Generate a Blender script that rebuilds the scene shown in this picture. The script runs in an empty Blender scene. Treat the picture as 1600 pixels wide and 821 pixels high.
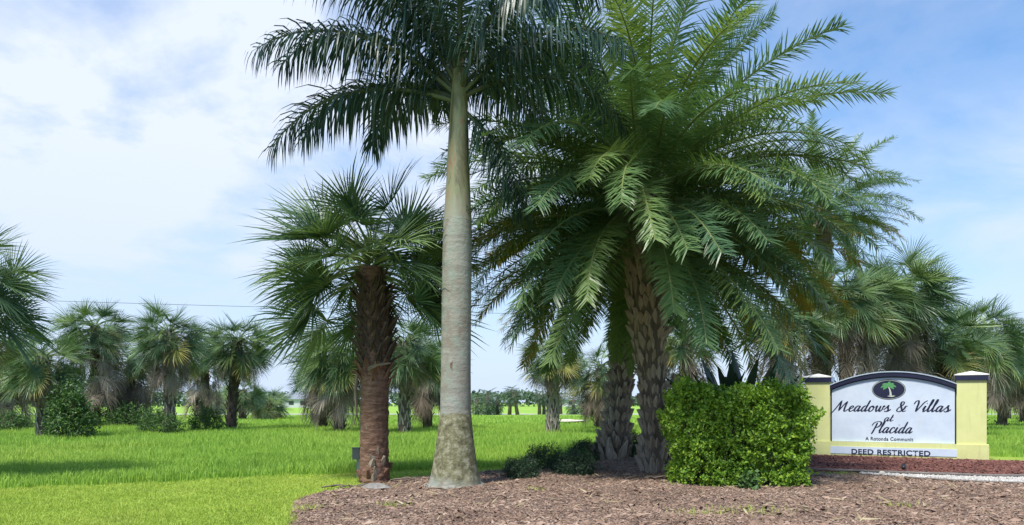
import bpy, math, random
import numpy as np
from mathutils import Vector, Matrix

R = math.radians
random.seed(7)
rng = np.random.default_rng(11)
sc = bpy.context.scene
col = sc.collection

# ------------------------------------------------------------------ camera
CAM_H, FPX, HZ = 1.5, 1200.0, 630.0          # eye height, focal length and horizon row in photo pixels
cam_d = bpy.data.cameras.new('camera')
cam = bpy.data.objects.new('camera', cam_d); col.objects.link(cam)
cam.location = (0, 0, CAM_H); cam.rotation_euler = (R(90), 0, 0)
cam_d.sensor_width = 36.0; cam_d.lens = FPX / 1600 * 36
cam_d.shift_y = (HZ - 410.5) / 1600
cam_d.clip_start = 0.1; cam_d.clip_end = 6000
sc.camera = cam

# ------------------------------------------------------------------ sky, sun, exposure
SUN_EL, SUN_AZ = R(58), R(212)                # azimuth clockwise from +Y
w = bpy.data.worlds.new('World'); sc.world = w; w.use_nodes = True
wn, wl = w.node_tree.nodes, w.node_tree.links
bg = wn['Background']; bg.inputs['Strength'].default_value = 0.13
sky = wn.new('ShaderNodeTexSky'); sky.sky_type = 'NISHITA'; sky.sun_disc = False
sky.sun_elevation = SUN_EL; sky.sun_rotation = SUN_AZ
sky.air_density = 1.0; sky.dust_density = 0.6; sky.ozone_density = 2.0
tc = wn.new('ShaderNodeTexCoord'); sep = wn.new('ShaderNodeSeparateXYZ')
wl.new(tc.outputs['Generated'], sep.inputs[0])
def wmath(op, a, b=None, clamp=False):
    n = wn.new('ShaderNodeMath'); n.operation = op; n.use_clamp = clamp
    for i, v in enumerate((a, b)):
        if v is None: continue
        if isinstance(v, (int, float)): n.inputs[i].default_value = v
        else: wl.new(v, n.inputs[i])
    return n.outputs[0]
zc = wmath('ADD', wmath('MAXIMUM', sep.outputs[2], 0.0), 0.22)
cmb = wn.new('ShaderNodeCombineXYZ')
wl.new(wmath('DIVIDE', sep.outputs[0], zc), cmb.inputs[0]); wl.new(wmath('DIVIDE', sep.outputs[1], zc), cmb.inputs[1])
cmb.inputs[2].default_value = 3.7
def wnoise(scale, detail, rough, dist, off):
    mp = wn.new('ShaderNodeMapping'); mp.inputs['Location'].default_value = off
    wl.new(cmb.outputs[0], mp.inputs[0])
    n = wn.new('ShaderNodeTexNoise'); n.inputs['Scale'].default_value = scale; n.inputs['Detail'].default_value = detail
    n.inputs['Roughness'].default_value = rough; n.inputs['Distortion'].default_value = dist
    wl.new(mp.outputs[0], n.inputs['Vector']); return n.outputs['Fac']
def wramp(x, a, b):
    n = wn.new('ShaderNodeMapRange'); n.interpolation_type = 'SMOOTHSTEP'
    n.inputs['From Min'].default_value = a; n.inputs['From Max'].default_value = b
    wl.new(x, n.inputs['Value']); return n.outputs['Result']
SKY_OFF = (5.9, 3.6, 0)
big = wramp(wnoise(0.42, 3, 0.5, 0.2, SKY_OFF), 0.40, 0.58)
fine = wramp(wnoise(1.5, 8, 0.58, 0.25, SKY_OFF), 0.40, 0.64)
veil = wmath('MULTIPLY_ADD', big, 0.42); 
wn[veil.node.name].inputs[2].default_value = 0.22
cl = wmath('MULTIPLY', wmath('ADD', veil, wmath('MULTIPLY', wmath('MULTIPLY', fine, wmath('ADD', big, 0.25)), 0.62)), 0.84, True)
mixc = wn.new('ShaderNodeMix'); mixc.data_type = 'RGBA'
wl.new(cl, mixc.inputs['Factor'])
hs = wn.new('ShaderNodeHueSaturation'); hs.inputs['Saturation'].default_value = 1.5; hs.inputs['Value'].default_value = 1.4
wl.new(sky.outputs[0], hs.inputs['Color'])
wl.new(hs.outputs[0], mixc.inputs[6]); mixc.inputs[7].default_value = (5.7, 6.3, 7.5, 1)
mixh = wn.new('ShaderNodeMix'); mixh.data_type = 'RGBA'          # hazy air low over the horizon
hz = wn.new('ShaderNodeMapRange'); hz.interpolation_type = 'SMOOTHSTEP'
for k_, v_ in zip(('From Min', 'From Max', 'To Min', 'To Max'), (0.0, 0.34, 0.92, 0.0)): hz.inputs[k_].default_value = v_
wl.new(sep.outputs[2], hz.inputs['Value']); wl.new(hz.outputs['Result'], mixh.inputs['Factor'])
wl.new(mixc.outputs[2], mixh.inputs[6]); mixh.inputs[7].default_value = (4.6, 5.6, 7.2, 1)
wl.new(mixh.outputs[2], bg.inputs['Color'])

sd = bpy.data.lights.new('sun', 'SUN'); sd.energy = 5.0; sd.angle = R(9); sd.color = (1.0, 0.95, 0.86)
sun = bpy.data.objects.new('sun', sd); col.objects.link(sun)
sdir = Vector((math.sin(SUN_AZ) * math.cos(SUN_EL), math.cos(SUN_AZ) * math.cos(SUN_EL), math.sin(SUN_EL)))
sun.rotation_euler = sdir.to_track_quat('Z', 'Y').to_euler(); sun.location = sdir * 60
vs = sc.view_settings
vs.view_transform = 'Standard'; vs.look = 'None'; vs.exposure = 0.2; vs.gamma = 1.0; vs.use_curve_mapping = False
sc.cycles.use_denoising = True
sc.cycles.max_bounces = 6; sc.cycles.diffuse_bounces = 3; sc.cycles.glossy_bounces = 2; sc.cycles.transmission_bounces = 3

# ------------------------------------------------------------------ helpers
def G(px, py):
    """ground point seen at a photo pixel"""
    Y = CAM_H * FPX / (py - HZ); return ((px - 800) / FPX * Y, Y)
def atd(px, py, Y):
    return ((px - 800) / FPX * Y, Y, CAM_H + (HZ - py) / FPX * Y)

def mesh_np(name, V, F, mats, mi=None, smooth=False, attrs=None):
    """V (n,3); F list of arrays (m,k); mi list of material indices per array (int or array)"""
    me = bpy.data.meshes.new(name)
    V = np.asarray(V, dtype=np.float32)
    me.vertices.add(len(V)); me.vertices.foreach_set('co', V.ravel())
    F = [np.asarray(f, dtype=np.int32) for f in F]
    tot = np.concatenate([np.full(len(f), f.shape[1], dtype=np.int32) for f in F])
    loops = np.concatenate([f.ravel() for f in F])
    me.loops.add(len(loops)); me.loops.foreach_set('vertex_index', loops)
    me.polygons.add(len(tot))
    st = np.zeros(len(tot), dtype=np.int32); st[1:] = np.cumsum(tot)[:-1]
    me.polygons.foreach_set('loop_start', st); me.polygons.foreach_set('loop_total', tot)
    if mi is not None:
        arr = np.concatenate([np.broadcast_to(np.asarray(m, dtype=np.int32), (len(f),)) for m, f in zip(mi, F)])
        me.polygons.foreach_set('material_index', arr)
    me.polygons.foreach_set('use_smooth', np.full(len(tot), smooth, dtype=bool))
    for m in mats: me.materials.append(m)
    for k, v in (attrs or {}).items():
        a = me.attributes.new(k, 'FLOAT', 'POINT'); a.data.foreach_set('value', np.asarray(v, dtype=np.float32))
    me.update(calc_edges=True); me.validate()
    return me

class MB:
    """small mesh collector"""
    def __init__(s): s.v = []; s.f = []; s.m = []; s.t = []
    def add(s, vs_, fs, m=0, t=0.0):
        o = len(s.v); s.v += [tuple(p) for p in vs_]
        s.t += list(t) if isinstance(t, (list, tuple, np.ndarray)) else [t] * len(vs_)
        s.f += [tuple(o + i for i in f) for f in fs]; s.m += [m] * len(fs)
    def box(s, x0, x1, y0, y1, z0, z1, m=0):
        v = [(x, y, z) for x in (x0, x1) for y in (y0, y1) for z in (z0, z1)]
        s.add(v, [(0, 1, 3, 2), (4, 6, 7, 5), (0, 4, 5, 1), (2, 3, 7, 6), (0, 2, 6, 4), (1, 5, 7, 3)], m)
    def tube(s, pts, rad, n=6, m=0, t=0.0, cap=True, flat=1.0):
        pts = [Vector(p) for p in pts]; base = len(s.v); vs_ = []; tt = []
        ref = Vector((0, 1, 0.01))
        for i, p in enumerate(pts):
            T = (pts[min(i + 1, len(pts) - 1)] - pts[max(i - 1, 0)]).normalized()
            A = T.cross(ref)
            if A.length < 1e-3: A = T.cross(Vector((1, 0, 0)))
            A.normalize(); B = T.cross(A)
            r = rad[i] if hasattr(rad, '__len__') else rad
            for k in range(n):
                a = 2 * math.pi * k / n
                vs_.append(p + A * (r * math.cos(a) * flat) + B * (r * math.sin(a)))
                tt.append(t[i] if hasattr(t, '__len__') else t)
        fs = [(i * n + k, i * n + (k + 1) % n, (i + 1) * n + (k + 1) % n, (i + 1) * n + k) for i in range(len(pts) - 1) for k in range(n)]
        if cap: fs += [tuple(range(n))[::-1], tuple((len(pts) - 1) * n + k for k in range(n))]
        s.add(vs_, fs, m, tt)
    def mesh(s, name, mats, smooth=False):
        me = bpy.data.meshes.new(name); me.from_pydata(s.v, [], s.f)
        for q in mats: me.materials.append(q)
        me.polygons.foreach_set('material_index', s.m)
        me.polygons.foreach_set('use_smooth', [smooth] * len(s.f))
        a = me.attributes.new('tt', 'FLOAT', 'POINT'); a.data.foreach_set('value', [float(q) for q in s.t])
        me.update(); return me

def obj(name, me, parent=None, loc=(0, 0, 0), rot=None, scale=None, mat4=None):
    o = bpy.data.objects.new(name, me); col.objects.link(o)
    if parent is not None: o.parent = parent
    if mat4 is not None: o.matrix_local = mat4
    else:
        o.location = loc
        if rot is not None: o.rotation_euler = rot
        if scale is not None: o.scale = (scale,) * 3 if isinstance(scale, (int, float)) else scale
    return o
def tag(o, label=None, cat=None, group=None, kind=None):
    if label: o['label'] = label
    if cat: o['category'] = cat
    if group: o['group'] = group
    if kind: o['kind'] = kind
    return o
def thing(name, label, cat, loc, group=None, rz=0.0):
    o = obj(name, None, None, loc, (0, 0, rz)); o.empty_display_size = 0.2
    return tag(o, label, cat, group)

# ------------------------------------------------------------------ materials
def new_mat(name):
    m = bpy.data.materials.new(name); m.use_nodes = True
    nt = m.node_tree; p = nt.nodes['Principled BSDF']
    return m, nt, p
def n_noise(nt, scale, detail=4, rough=0.55, coord='Object', stretch=None, dist=0.0):
    t = nt.nodes.new('ShaderNodeTexCoord'); n = nt.nodes.new('ShaderNodeTexNoise')
    n.inputs['Scale'].default_value = scale; n.inputs['Detail'].default_value = detail; n.inputs['Roughness'].default_value = rough
    n.inputs['Distortion'].default_value = dist
    if stretch:
        mp = nt.nodes.new('ShaderNodeMapping'); mp.inputs['Scale'].default_value = stretch
        nt.links.new(t.outputs[coord], mp.inputs[0]); nt.links.new(mp.outputs[0], n.inputs['Vector'])
    else: nt.links.new(t.outputs[coord], n.inputs['Vector'])
    return n.outputs['Fac']
def n_ramp(nt, fac, stops):
    r = nt.nodes.new('ShaderNodeValToRGB'); e = r.color_ramp.elements
    while len(e) > 1: e.remove(e[0])
    e[0].position, e[0].color = stops[0][0], (*stops[0][1], 1)
    for p, c in stops[1:]:
        q = e.new(p); q.color = (*c, 1)
    nt.links.new(fac, r.inputs[0]); return r.outputs[0]
def n_mix(nt, fac, a, b, mode='MIX'):
    n = nt.nodes.new('ShaderNodeMix'); n.data_type = 'RGBA'; n.blend_type = mode
    for sock, v in ((n.inputs['Factor'], fac), (n.inputs[6], a), (n.inputs[7], b)):
        if isinstance(v, (int, float)): sock.default_value = v
        elif isinstance(v, tuple): sock.default_value = (*v, 1)
        else: nt.links.new(v, sock)
    return n.outputs[2]
def n_map(nt, x, a, b, c=0.0, d=1.0):
    n = nt.nodes.new('ShaderNodeMapRange')
    for k, v in zip(('From Min', 'From Max', 'To Min', 'To Max'), (a, b, c, d)): n.inputs[k].default_value = v
    nt.links.new(x, n.inputs['Value']); return n.outputs['Result']
def n_math(nt, op, a, b):
    n = nt.nodes.new('ShaderNodeMath'); n.operation = op
    for i, v in enumerate((a, b)):
        if isinstance(v, (int, float)): n.inputs[i].default_value = v
        else: nt.links.new(v, n.inputs[i])
    return n.outputs[0]
def n_bump(nt, p, h, strength=0.4, dist=0.02):
    b = nt.nodes.new('ShaderNodeBump'); b.inputs['Strength'].default_value = strength; b.inputs['Distance'].default_value = dist
    nt.links.new(h, b.inputs['Height']); nt.links.new(b.outputs[0], p.inputs['Normal'])
def n_attr(nt, name):
    a = nt.nodes.new('ShaderNodeAttribute'); a.attribute_name = name; return a.outputs['Fac']
def n_rand(nt):
    return nt.nodes.new('ShaderNodeObjectInfo').outputs['Random']

def leaf_mat(name, stops, trans=0.25, rough=0.45, spec=0.5, tip=None, attr=None, mottled=0.0, tcol=None):
    """stops: colours over a per-object (or per-leaf attribute) random; tip=(colour, from, to) colours the leaf's outer end"""
    m, nt, p = new_mat(name)
    c = n_ramp(nt, n_attr(nt, attr) if attr else n_rand(nt), stops)
    if mottled:
        nz = n_noise(nt, 1.3, 3); c = n_mix(nt, n_map(nt, nz, 0.3, 0.7, 0.0, mottled), c, stops[-1][1])
    if tip:
        f = n_map(nt, n_math(nt, 'ADD', n_attr(nt, 'tt'), n_map(nt, n_noise(nt, 5.0, 2), 0.2, 0.8, -0.35, 0.35)), tip[1], tip[2])
        c = n_mix(nt, f, c, tip[0])
    nt.links.new(c, p.inputs['Base Color']); p.inputs['Roughness'].default_value = rough
    p.inputs['Specular IOR Level'].default_value = spec
    tr = nt.nodes.new('ShaderNodeBsdfTranslucent')
    nt.links.new(n_mix(nt, 1.0, c, tcol or (1.0, 1.0, 0.55), 'MULTIPLY'), tr.inputs[0])
    mx = nt.nodes.new('ShaderNodeMixShader'); mx.inputs[0].default_value = trans
    nt.links.new(p.outputs[0], mx.inputs[1]); nt.links.new(tr.outputs[0], mx.inputs[2])
    nt.links.new(mx.outputs[0], nt.nodes['Material Output'].inputs[0])
    return m
def bark_mat(name, cols, scale=6, stretch=(1, 1, 0.3), rough=0.9, bump=0.6, dist=0.02, obj_rand=0.0):
    m, nt, p = new_mat(name)
    nz = n_noise(nt, scale, 6, 0.62, 'Object', stretch, 0.4)
    c = n_ramp(nt, nz, [(0.28, cols[0]), (0.5, cols[1]), (0.72, cols[2])])
    if obj_rand:
        c = n_mix(nt, n_map(nt, n_rand(nt), 0, 1, 0, obj_rand), c, cols[0])
    nt.links.new(c, p.inputs['Base Color']); p.inputs['Roughness'].default_value = rough
    n_bump(nt, p, n_noise(nt, scale * 3, 5, 0.6, 'Object', stretch), bump, dist)
    return m
def plain_mat(name, c, rough=0.6, metal=0.0, var=0.12, scale=8, bump=0.1, spec=0.5):
    m, nt, p = new_mat(name)
    d = tuple(x * (1 - var) for x in c); e = tuple(min(1, x * (1 + var)) for x in c)
    nt.links.new(n_ramp(nt, n_noise(nt, scale, 5), [(0.3, d), (0.7, e)]), p.inputs['Base Color'])
    p.inputs['Roughness'].default_value = rough; p.inputs['Metallic'].default_value = metal; p.inputs['Specular IOR Level'].default_value = spec
    if bump: n_bump(nt, p, n_noise(nt, scale * 9, 4), bump, 0.004)
    return m

M = {}
M['date'] = leaf_mat('date_palm_leaflets', [(0, (.080, .165, .082)), (.5, (.120, .215, .082)), (1, (.21, .305, .09))], .36, .38)
M['date_old'] = leaf_mat('ageing_date_palm_leaflets', [(0, (.12, .20, .05)), (1, (.19, .26, .055))], .30, .45, tip=((.46, .30, .04), .62, 1.2))
M['date_rachis'] = plain_mat('date_palm_rachis', (.16, .19, .06), .5, var=.3, scale=4)
M['royal'] = leaf_mat('royal_palm_leaflets', [(0, (.032, .070, .055)), (1, (.050, .10, .068))], .18, .4)
M['royal_rachis'] = plain_mat('royal_palm_rachis', (.07, .085, .04), .5, var=.3, scale=4)
M['fan'] = leaf_mat('cabbage_palm_leaf', [(0, (.055, .110, .055)), (.5, (.095, .17, .070)), (1, (.19, .28, .09))], .2, .42)
M['fan_yellow'] = leaf_mat('yellowing_cabbage_palm_leaf', [(0, (.16, .22, .045)), (1, (.26, .26, .06))], .25, .5, tip=((.32, .22, .07), .5, 1.2))
M['fan_dead'] = leaf_mat('dead_cabbage_palm_leaf', [(0, (.12, .098, .075)), (.5, (.22, .185, .145)), (1, (.42, .37, .30))], .12, .85, .15, tcol=(1, .9, .7))
M['petiole'] = plain_mat('cabbage_palm_petiole', (.14, .19, .06), .5, var=.25, scale=4)
M['petiole_dead'] = plain_mat('dead_cabbage_palm_petiole', (.20, .155, .105), .85, var=.3, scale=4)
M['boot'] = bark_mat('dark_leaf_base', [(.035, .024, .018), (.085, .058, .042), (.17, .125, .09)], 7, (1, 1, .4), obj_rand=.5)
M['boot_red'] = bark_mat('reddish_leaf_base', [(.10, .05, .03), (.20, .10, .06), (.33, .20, .14)], 7, (1, 1, .4), obj_rand=.4)
M['boot_pale'] = bark_mat('pale_weathered_leaf_base', [(.16, .14, .115), (.30, .275, .23), (.46, .43, .37)], 8, (1, 1, .4), obj_rand=.4)
M['date_base'] = bark_mat('date_palm_leaf_base', [(.17, .13, .09), (.38, .31, .235), (.60, .52, .43)], 12, (1, 1, .35), obj_rand=.35)
M['date_core'] = bark_mat('date_palm_trunk_core', [(.06, .045, .034), (.13, .10, .075), (.22, .175, .135)], 9)
M['scar'] = bark_mat('trunk_scar', [(.06, .035, .022), (.16, .10, .065), (.26, .20, .14)], 22, (1, 1, 1))
M['bark_dark'] = bark_mat('dark_palm_trunk', [(.04, .03, .022), (.09, .07, .05), (.16, .125, .095)], 6, (1, 1, .8))
M['bark_red'] = bark_mat('fibrous_red_brown_trunk', [(.08, .042, .028), (.185, .10, .064), (.32, .20, .14)], 5, (1, 1, 4.0), bump=.9, dist=.03)
M['far_leaf'] = leaf_mat('far_palm_leaf', [(0, (.06, .115, .065)), (1, (.11, .18, .085))], .2, .5)
M['far_trunk'] = plain_mat('far_palm_trunk', (.13, .105, .08), .9, var=.3)
# royal trunk
m, nt, p = new_mat('royal_palm_trunk'); M['royal_trunk'] = m
tco = nt.nodes.new('ShaderNodeTexCoord'); sp = nt.nodes.new('ShaderNodeSeparateXYZ'); nt.links.new(tco.outputs['Object'], sp.inputs[0])
ring = n_noise(nt, 2.0, 5, .6, 'Object', (.35, .35, 5)); blot = n_noise(nt, 2.6, 6, .62, 'Object', (1, 1, .7), .5)
base = n_mix(nt, n_map(nt, ring, .35, .65), (.22, .215, .18), (.34, .335, .29))
base = n_mix(nt, n_map(nt, blot, .42, .7), base, (.20, .165, .125))
lich = n_map(nt, n_noise(nt, 5, 6, .65), .48, .62, 0, .7)
base = n_mix(nt, lich, base, (.25, .30, .25))
moss = n_ramp(nt, n_noise(nt, 9, 6, .7), [(.34, (.07, .06, .035)), (.5, (.17, .165, .085)), (.66, (.35, .33, .24))])
hgt = n_math(nt, 'ADD', sp.outputs[2], n_map(nt, n_noise(nt, 1.6, 3), .2, .8, -.12, .12))
band = n_math(nt, 'MULTIPLY', n_map(nt, hgt, 1.30, 1.36, 1, 0), n_map(nt, hgt, .14, .30, 0, 1))
nt.links.new(n_mix(nt, band, base, moss), p.inputs['Base Color']); p.inputs['Roughness'].default_value = .88
n_bump(nt, p, n_noise(nt, 14, 6, .65, 'Object', (1, 1, 1.4)), .55, .03)
# crownshaft
m, nt, p = new_mat('royal_palm_crownshaft'); M['shaft'] = m
nz = n_noise(nt, 3.0, 5, .65, 'Object', (1.6, 1.6, .4), .8)
tcs = nt.nodes.new('ShaderNodeTexCoord'); sps = nt.nodes.new('ShaderNodeSeparateXYZ'); nt.links.new(tcs.outputs['Object'], sps.inputs[0])
lowz = n_map(nt, n_math(nt, 'ADD', sps.outputs[2], n_map(nt, n_noise(nt, 3, 4), .2, .8, -.3, .3)), 4.6, 5.2, .85, 0)
nt.links.new(n_mix(nt, lowz, n_ramp(nt, nz, [(.28, (.07, .055, .04)), (.42, (.15, .14, .075)), (.52, (.23, .24, .13)), (.60, (.29, .18, .10)), (.70, (.13, .095, .07))]), (.26, .26, .20)), p.inputs['Base Color'])
p.inputs['Roughness'].default_value = .5; n_bump(nt, p, n_noise(nt, 10, 4, .6, 'Object', (2, 2, .15)), .3, .01)
# grass
def grass_ramp(nt, scale, stops):
    a = n_ramp(nt, n_noise(nt, scale, 5, .6, 'Object', (1, .45, 1)), stops)
    dry = n_map(nt, n_noise(nt, scale * 3.3, 6, .7, 'Object', (1, .4, 1), .6), .58, .76, 0, .4)
    a = n_mix(nt, dry, a, (.42, .40, .09))
    return n_mix(nt, n_map(nt, n_noise(nt, scale * 2.1, 5, .65, 'Object', (.7, 1.3, 1)), .55, .75, 0, .5), a, (stops[0][1][0] * .62, stops[0][1][1] * .66, stops[0][1][2]))
MEADOW = [(.28, (.20, .37, .06)), (.5, (.28, .45, .075)), (.72, (.38, .49, .10))]
LAWN = [(.28, (.26, .39, .06)), (.5, (.36, .48, .08)), (.72, (.45, .52, .12))]
def ground_mat(name, stops, scale, fine=45):
    m, nt, p = new_mat(name)
    c = grass_ramp(nt, scale, stops)
    c = n_mix(nt, n_map(nt, n_noise(nt, fine, 4, .7), .3, .7, 0, .45), c, stops[0][1])
    nt.links.new(c, p.inputs['Base Color']); p.inputs['Roughness'].default_value = .95; p.inputs['Specular IOR Level'].default_value = .1
    n_bump(nt, p, n_noise(nt, fine, 4, .7), .8, .05); return m
M['meadow_ground'] = ground_mat('meadow_ground', MEADOW, .18, 12)
M['lawn_ground'] = ground_mat('lawn_ground', [(a, tuple(x * .95 for x in c)) for a, c in LAWN], .5)
def blade_mat(name, stops, scale, alt):
    m, nt, p = new_mat(name)
    c = grass_ramp(nt, scale, stops)
    c = n_mix(nt, n_map(nt, n_attr(nt, 'rnd'), 0, 1, 0, .55), c, alt)
    nt.links.new(c, p.inputs['Base Color']); p.inputs['Roughness'].default_value = .6; p.inputs['Specular IOR Level'].default_value = .25
    tr = nt.nodes.new('ShaderNodeBsdfTranslucent'); nt.links.new(c, tr.inputs[0])
    mx = nt.nodes.new('ShaderNodeMixShader'); mx.inputs[0].default_value = .28
    nt.links.new(p.outputs[0], mx.inputs[1]); nt.links.new(tr.outputs[0], mx.inputs[2])
    nt.links.new(mx.outputs[0], nt.nodes['Material Output'].inputs[0]); return m
M['meadow_blade'] = blade_mat('meadow_blades', MEADOW, .18, (.37, .56, .07))
M['lawn_blade'] = blade_mat('lawn_blades', LAWN, .5, (.50, .62, .09))
# mulch
m, nt, p = new_mat('mulch_ground'); M['mulch'] = m
c = n_ramp(nt, n_noise(nt, 22, 6, .7, 'Object', (1, 1.4, 1), .8), [(.3, (.07, .045, .035)), (.5, (.19, .125, .095)), (.7, (.33, .24, .19))])
nt.links.new(n_mix(nt, n_map(nt, n_noise(nt, .8, 4), .35, .7, 0, .5), c, (.27, .20, .16)), p.inputs['Base Color']); p.inputs['Roughness'].default_value = .95
n_bump(nt, p, n_noise(nt, 30, 6, .7), 1.0, .05)
def chip_mat(name, stops):
    m, nt, p = new_mat(name)
    f = n_math(nt, 'ADD', n_math(nt, 'MULTIPLY', n_attr(nt, 'rnd'), .62), n_map(nt, n_noise(nt, .9, 5, .6), .3, .7, 0, .4))
    nt.links.new(n_ramp(nt, f, stops), p.inputs['Base Color']); p.inputs['Roughness'].default_value = .9; return m
M['chips'] = chip_mat('mulch_chips', [(0, (.05, .03, .02)), (.35, (.19, .12, .082)), (.7, (.32, .22, .16)), (1, (.50, .39, .30))])
M['chips_red'] = chip_mat('red_mulch_chips', [(0, (.04, .014, .012)), (.4, (.12, .045, .035)), (.8, (.21, .09, .07)), (1, (.32, .18, .14))])
M['gravel'] = chip_mat('white_gravel', [(0, (.28, .265, .24)), (1, (.66, .64, .60))])
M['red_bed'] = plain_mat('red_mulch_ground', (.07, .028, .022), .95, var=.5, scale=30, bump=1)
# foliage of shrubs
M['hedge'] = leaf_mat('hedge_leaves', [(0, (.09, .20, .02)), (.5, (.20, .37, .03)), (1, (.38, .55, .06))], .33, .4, attr='rnd')
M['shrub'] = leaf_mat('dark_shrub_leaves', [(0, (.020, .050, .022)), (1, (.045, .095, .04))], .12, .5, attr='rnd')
M['weed'] = leaf_mat('undergrowth_leaves', [(0, (.05, .115, .03)), (1, (.10, .19, .045))], .2, .5, attr='rnd')
M['twig'] = plain_mat('twigs', (.07, .055, .04), .9, var=.3)
M['paddle'] = leaf_mat('paddle_leaf', [(0, (.028, .055, .035)), (1, (.05, .085, .045))], .12, .35)
# built things
m, nt, p = new_mat('pale_yellow_stucco'); M['stucco'] = m
c = n_ramp(nt, n_noise(nt, 1.8, 6, .6), [(.3, (.60, .62, .26)), (.7, (.68, .70, .32))])
tco = nt.nodes.new('ShaderNodeTexCoord'); sp = nt.nodes.new('ShaderNodeSeparateXYZ'); nt.links.new(tco.outputs['Object'], sp.inputs[0])
dirt = n_math(nt, 'MULTIPLY', n_map(nt, sp.outputs[2], 0, .35, 1, 0), n_map(nt, n_noise(nt, 7, 5, .7), .35, .7, 0, .55))
streak = n_map(nt, n_noise(nt, 4.5, 6, .65, 'Object', (2.2, 2.2, .18)), .54, .74, 0, .38)
c = n_mix(nt, streak, c, (.40, .39, .20))
nt.links.new(n_mix(nt, dirt, c, (.36, .31, .17)), p.inputs['Base Color']); p.inputs['Roughness'].default_value = .9
n_bump(nt, p, n_noise(nt, 60, 4, .6), .35, .006)
M['navy'] = plain_mat('navy_paint', (.012, .014, .045), .45, var=.2, scale=3)
m, nt, p = new_mat('white_sign_panel'); M['panel'] = m
c = n_ramp(nt, n_noise(nt, 2.2, 6, .65), [(.35, (.52, .60, .72)), (.65, (.60, .68, .79))])
st = n_map(nt, n_noise(nt, 5.5, 5, .65, 'Object', (1.5, 1, .35)), .60, .74, 0, .45)
nt.links.new(n_mix(nt, st, c, (.60, .58, .40)), p.inputs['Base Color']); p.inputs['Roughness'].default_value = .5
M['cap'] = plain_mat('white_cap', (.72, .71, .66), .7, var=.1, scale=5)
M['capside'] = plain_mat('pale_blue_grey_trim_and_lit_side', (.42, .50, .60), .6, var=.1)  # arch coping colour; on the pillar caps it paints the lit side face
M['emb_green'] = plain_mat('green_paint', (.09, .30, .11), .5, var=.1)
M['emb_pale'] = plain_mat('pale_paint', (.52, .58, .50), .5, var=.05)
M['rock'] = bark_mat('grey_rock', [(.13, .125, .115), (.23, .22, .20), (.34, .33, .30)], 5, (1, 1, 1))
M['metal'] = plain_mat('galvanised_metal', (.30, .31, .31), .5, .3, var=.15)
M['box'] = plain_mat('grey_box', (.13, .135, .135), .55, var=.12)
M['wood'] = plain_mat('weathered_wood', (.30, .26, .20), .9, var=.25, scale=5)
M['black'] = plain_mat('black_plastic', (.02, .02, .022), .5, var=.2)
M['edging'] = plain_mat('grey_brown_edging', (.16, .14, .125), .85, var=.35, scale=4)
M['sand'] = plain_mat('pale_sand', (.62, .56, .44), .95, var=.15, scale=.6)
M['road'] = plain_mat('pale_road', (.45, .44, .42), .9, var=.1, scale=.3)
M['house_wall'] = plain_mat('pale_house_wall', (.50, .52, .53), .8, var=.06, scale=.5)
M['house_roof'] = plain_mat('grey_house_roof', (.22, .25, .28), .8, var=.12, scale=.5)
M['glass'] = plain_mat('dark_window', (.03, .04, .05), .1, var=.1)
M['wire'] = plain_mat('black_wire', (.05, .05, .055), .6)
M['treeline'] = leaf_mat('far_treeline_leaves', [(0, (.05, .10, .055)), (1, (.09, .15, .075))], .15, .6, attr='rnd')
M['debris'] = plain_mat('fallen_frond', (.16, .125, .095), .9, var=.4, scale=5)

# ------------------------------------------------------------------ terrain
EDGE_X = np.array([-60, -20, -11.6, -8.8, -4.7, -1.57, 0, 2.5, 6, 10, 14, 25, 60.])
EDGE_Y = np.array([6, 9.6, 11.9, 13.2, 15.65, 17.1, 18.2, 20.6, 22.8, 22.6, 21.2, 18, 12.])
def edge_y(x): return np.interp(x, EDGE_X, EDGE_Y) + .12 * np.sin(x * 2.1) + .08 * np.sin(x * 5.3 + 1)
BED = np.array([(-1.2, 2.5), (-2.2, 7), (-2.73, 9.42), (-3.2, 11.2), (-3.28, 12.3), (-2.73, 13.6), (-2.03, 15.0), (-1.34, 15.9), (0, 16.9),
                (1.3, 18.4), (2.8, 20.4), (5.0, 21.6), (7.9, 22.2), (12.3, 20.0), (14.2, 19.1), (17, 18.0), (20, 15.5), (20, 2.5)])
def in_poly(P, x, y):
    x = np.asarray(x); y = np.asarray(y); r = np.zeros(x.shape, bool); j = len(P) - 1
    for i in range(len(P)):
        xi, yi = P[i]; xj, yj = P[j]
        c = ((yi > y) != (yj > y)) & (x < (xj - xi) * (y - yi) / (yj - yi + 1e-12) + xi)
        r ^= c; j = i
    return r
def poly_dist(P, x, y):
    d = np.full(np.shape(x), 1e9)
    for i in range(len(P)):
        a = P[i]; b = P[(i + 1) % len(P)]; ab = b - a
        t = np.clip(((x - a[0]) * ab[0] + (y - a[1]) * ab[1]) / (ab @ ab), 0, 1)
        d = np.minimum(d, np.hypot(x - a[0] - t * ab[0], y - a[1] - t * ab[1]))
    return d
def smooth_poly(P, k=6):
    out = []; n = len(P)
    for i in range(n):
        p0, p1, p2, p3 = P[i - 1], P[i], P[(i + 1) % n], P[(i + 2) % n]
        for q in range(k):
            t = q / k
            out.append(.5 * (2 * p1 + (p2 - p0) * t + (2 * p0 - 5 * p1 + 4 * p2 - p3) * t * t + (3 * p1 - p0 - 3 * p2 + p3) * t ** 3))
    return np.array(out)
BED = smooth_poly(BED, 5)
def bed_z(x, y):
    d = np.minimum(poly_dist(BED, x, y), 1.2)
    k = 1 - .8 * np.clip((x - 4) / 4, 0, 1)
    return .012 + .09 * k * (1 - (1 - d / 1.2) ** 2) + k * .02 * np.sin(x * 2.3 + y * 1.7) * np.minimum(d, .5) + k * .014 * np.sin(x * 5.9 - y * 4.1) * np.minimum(d, .5)

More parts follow.
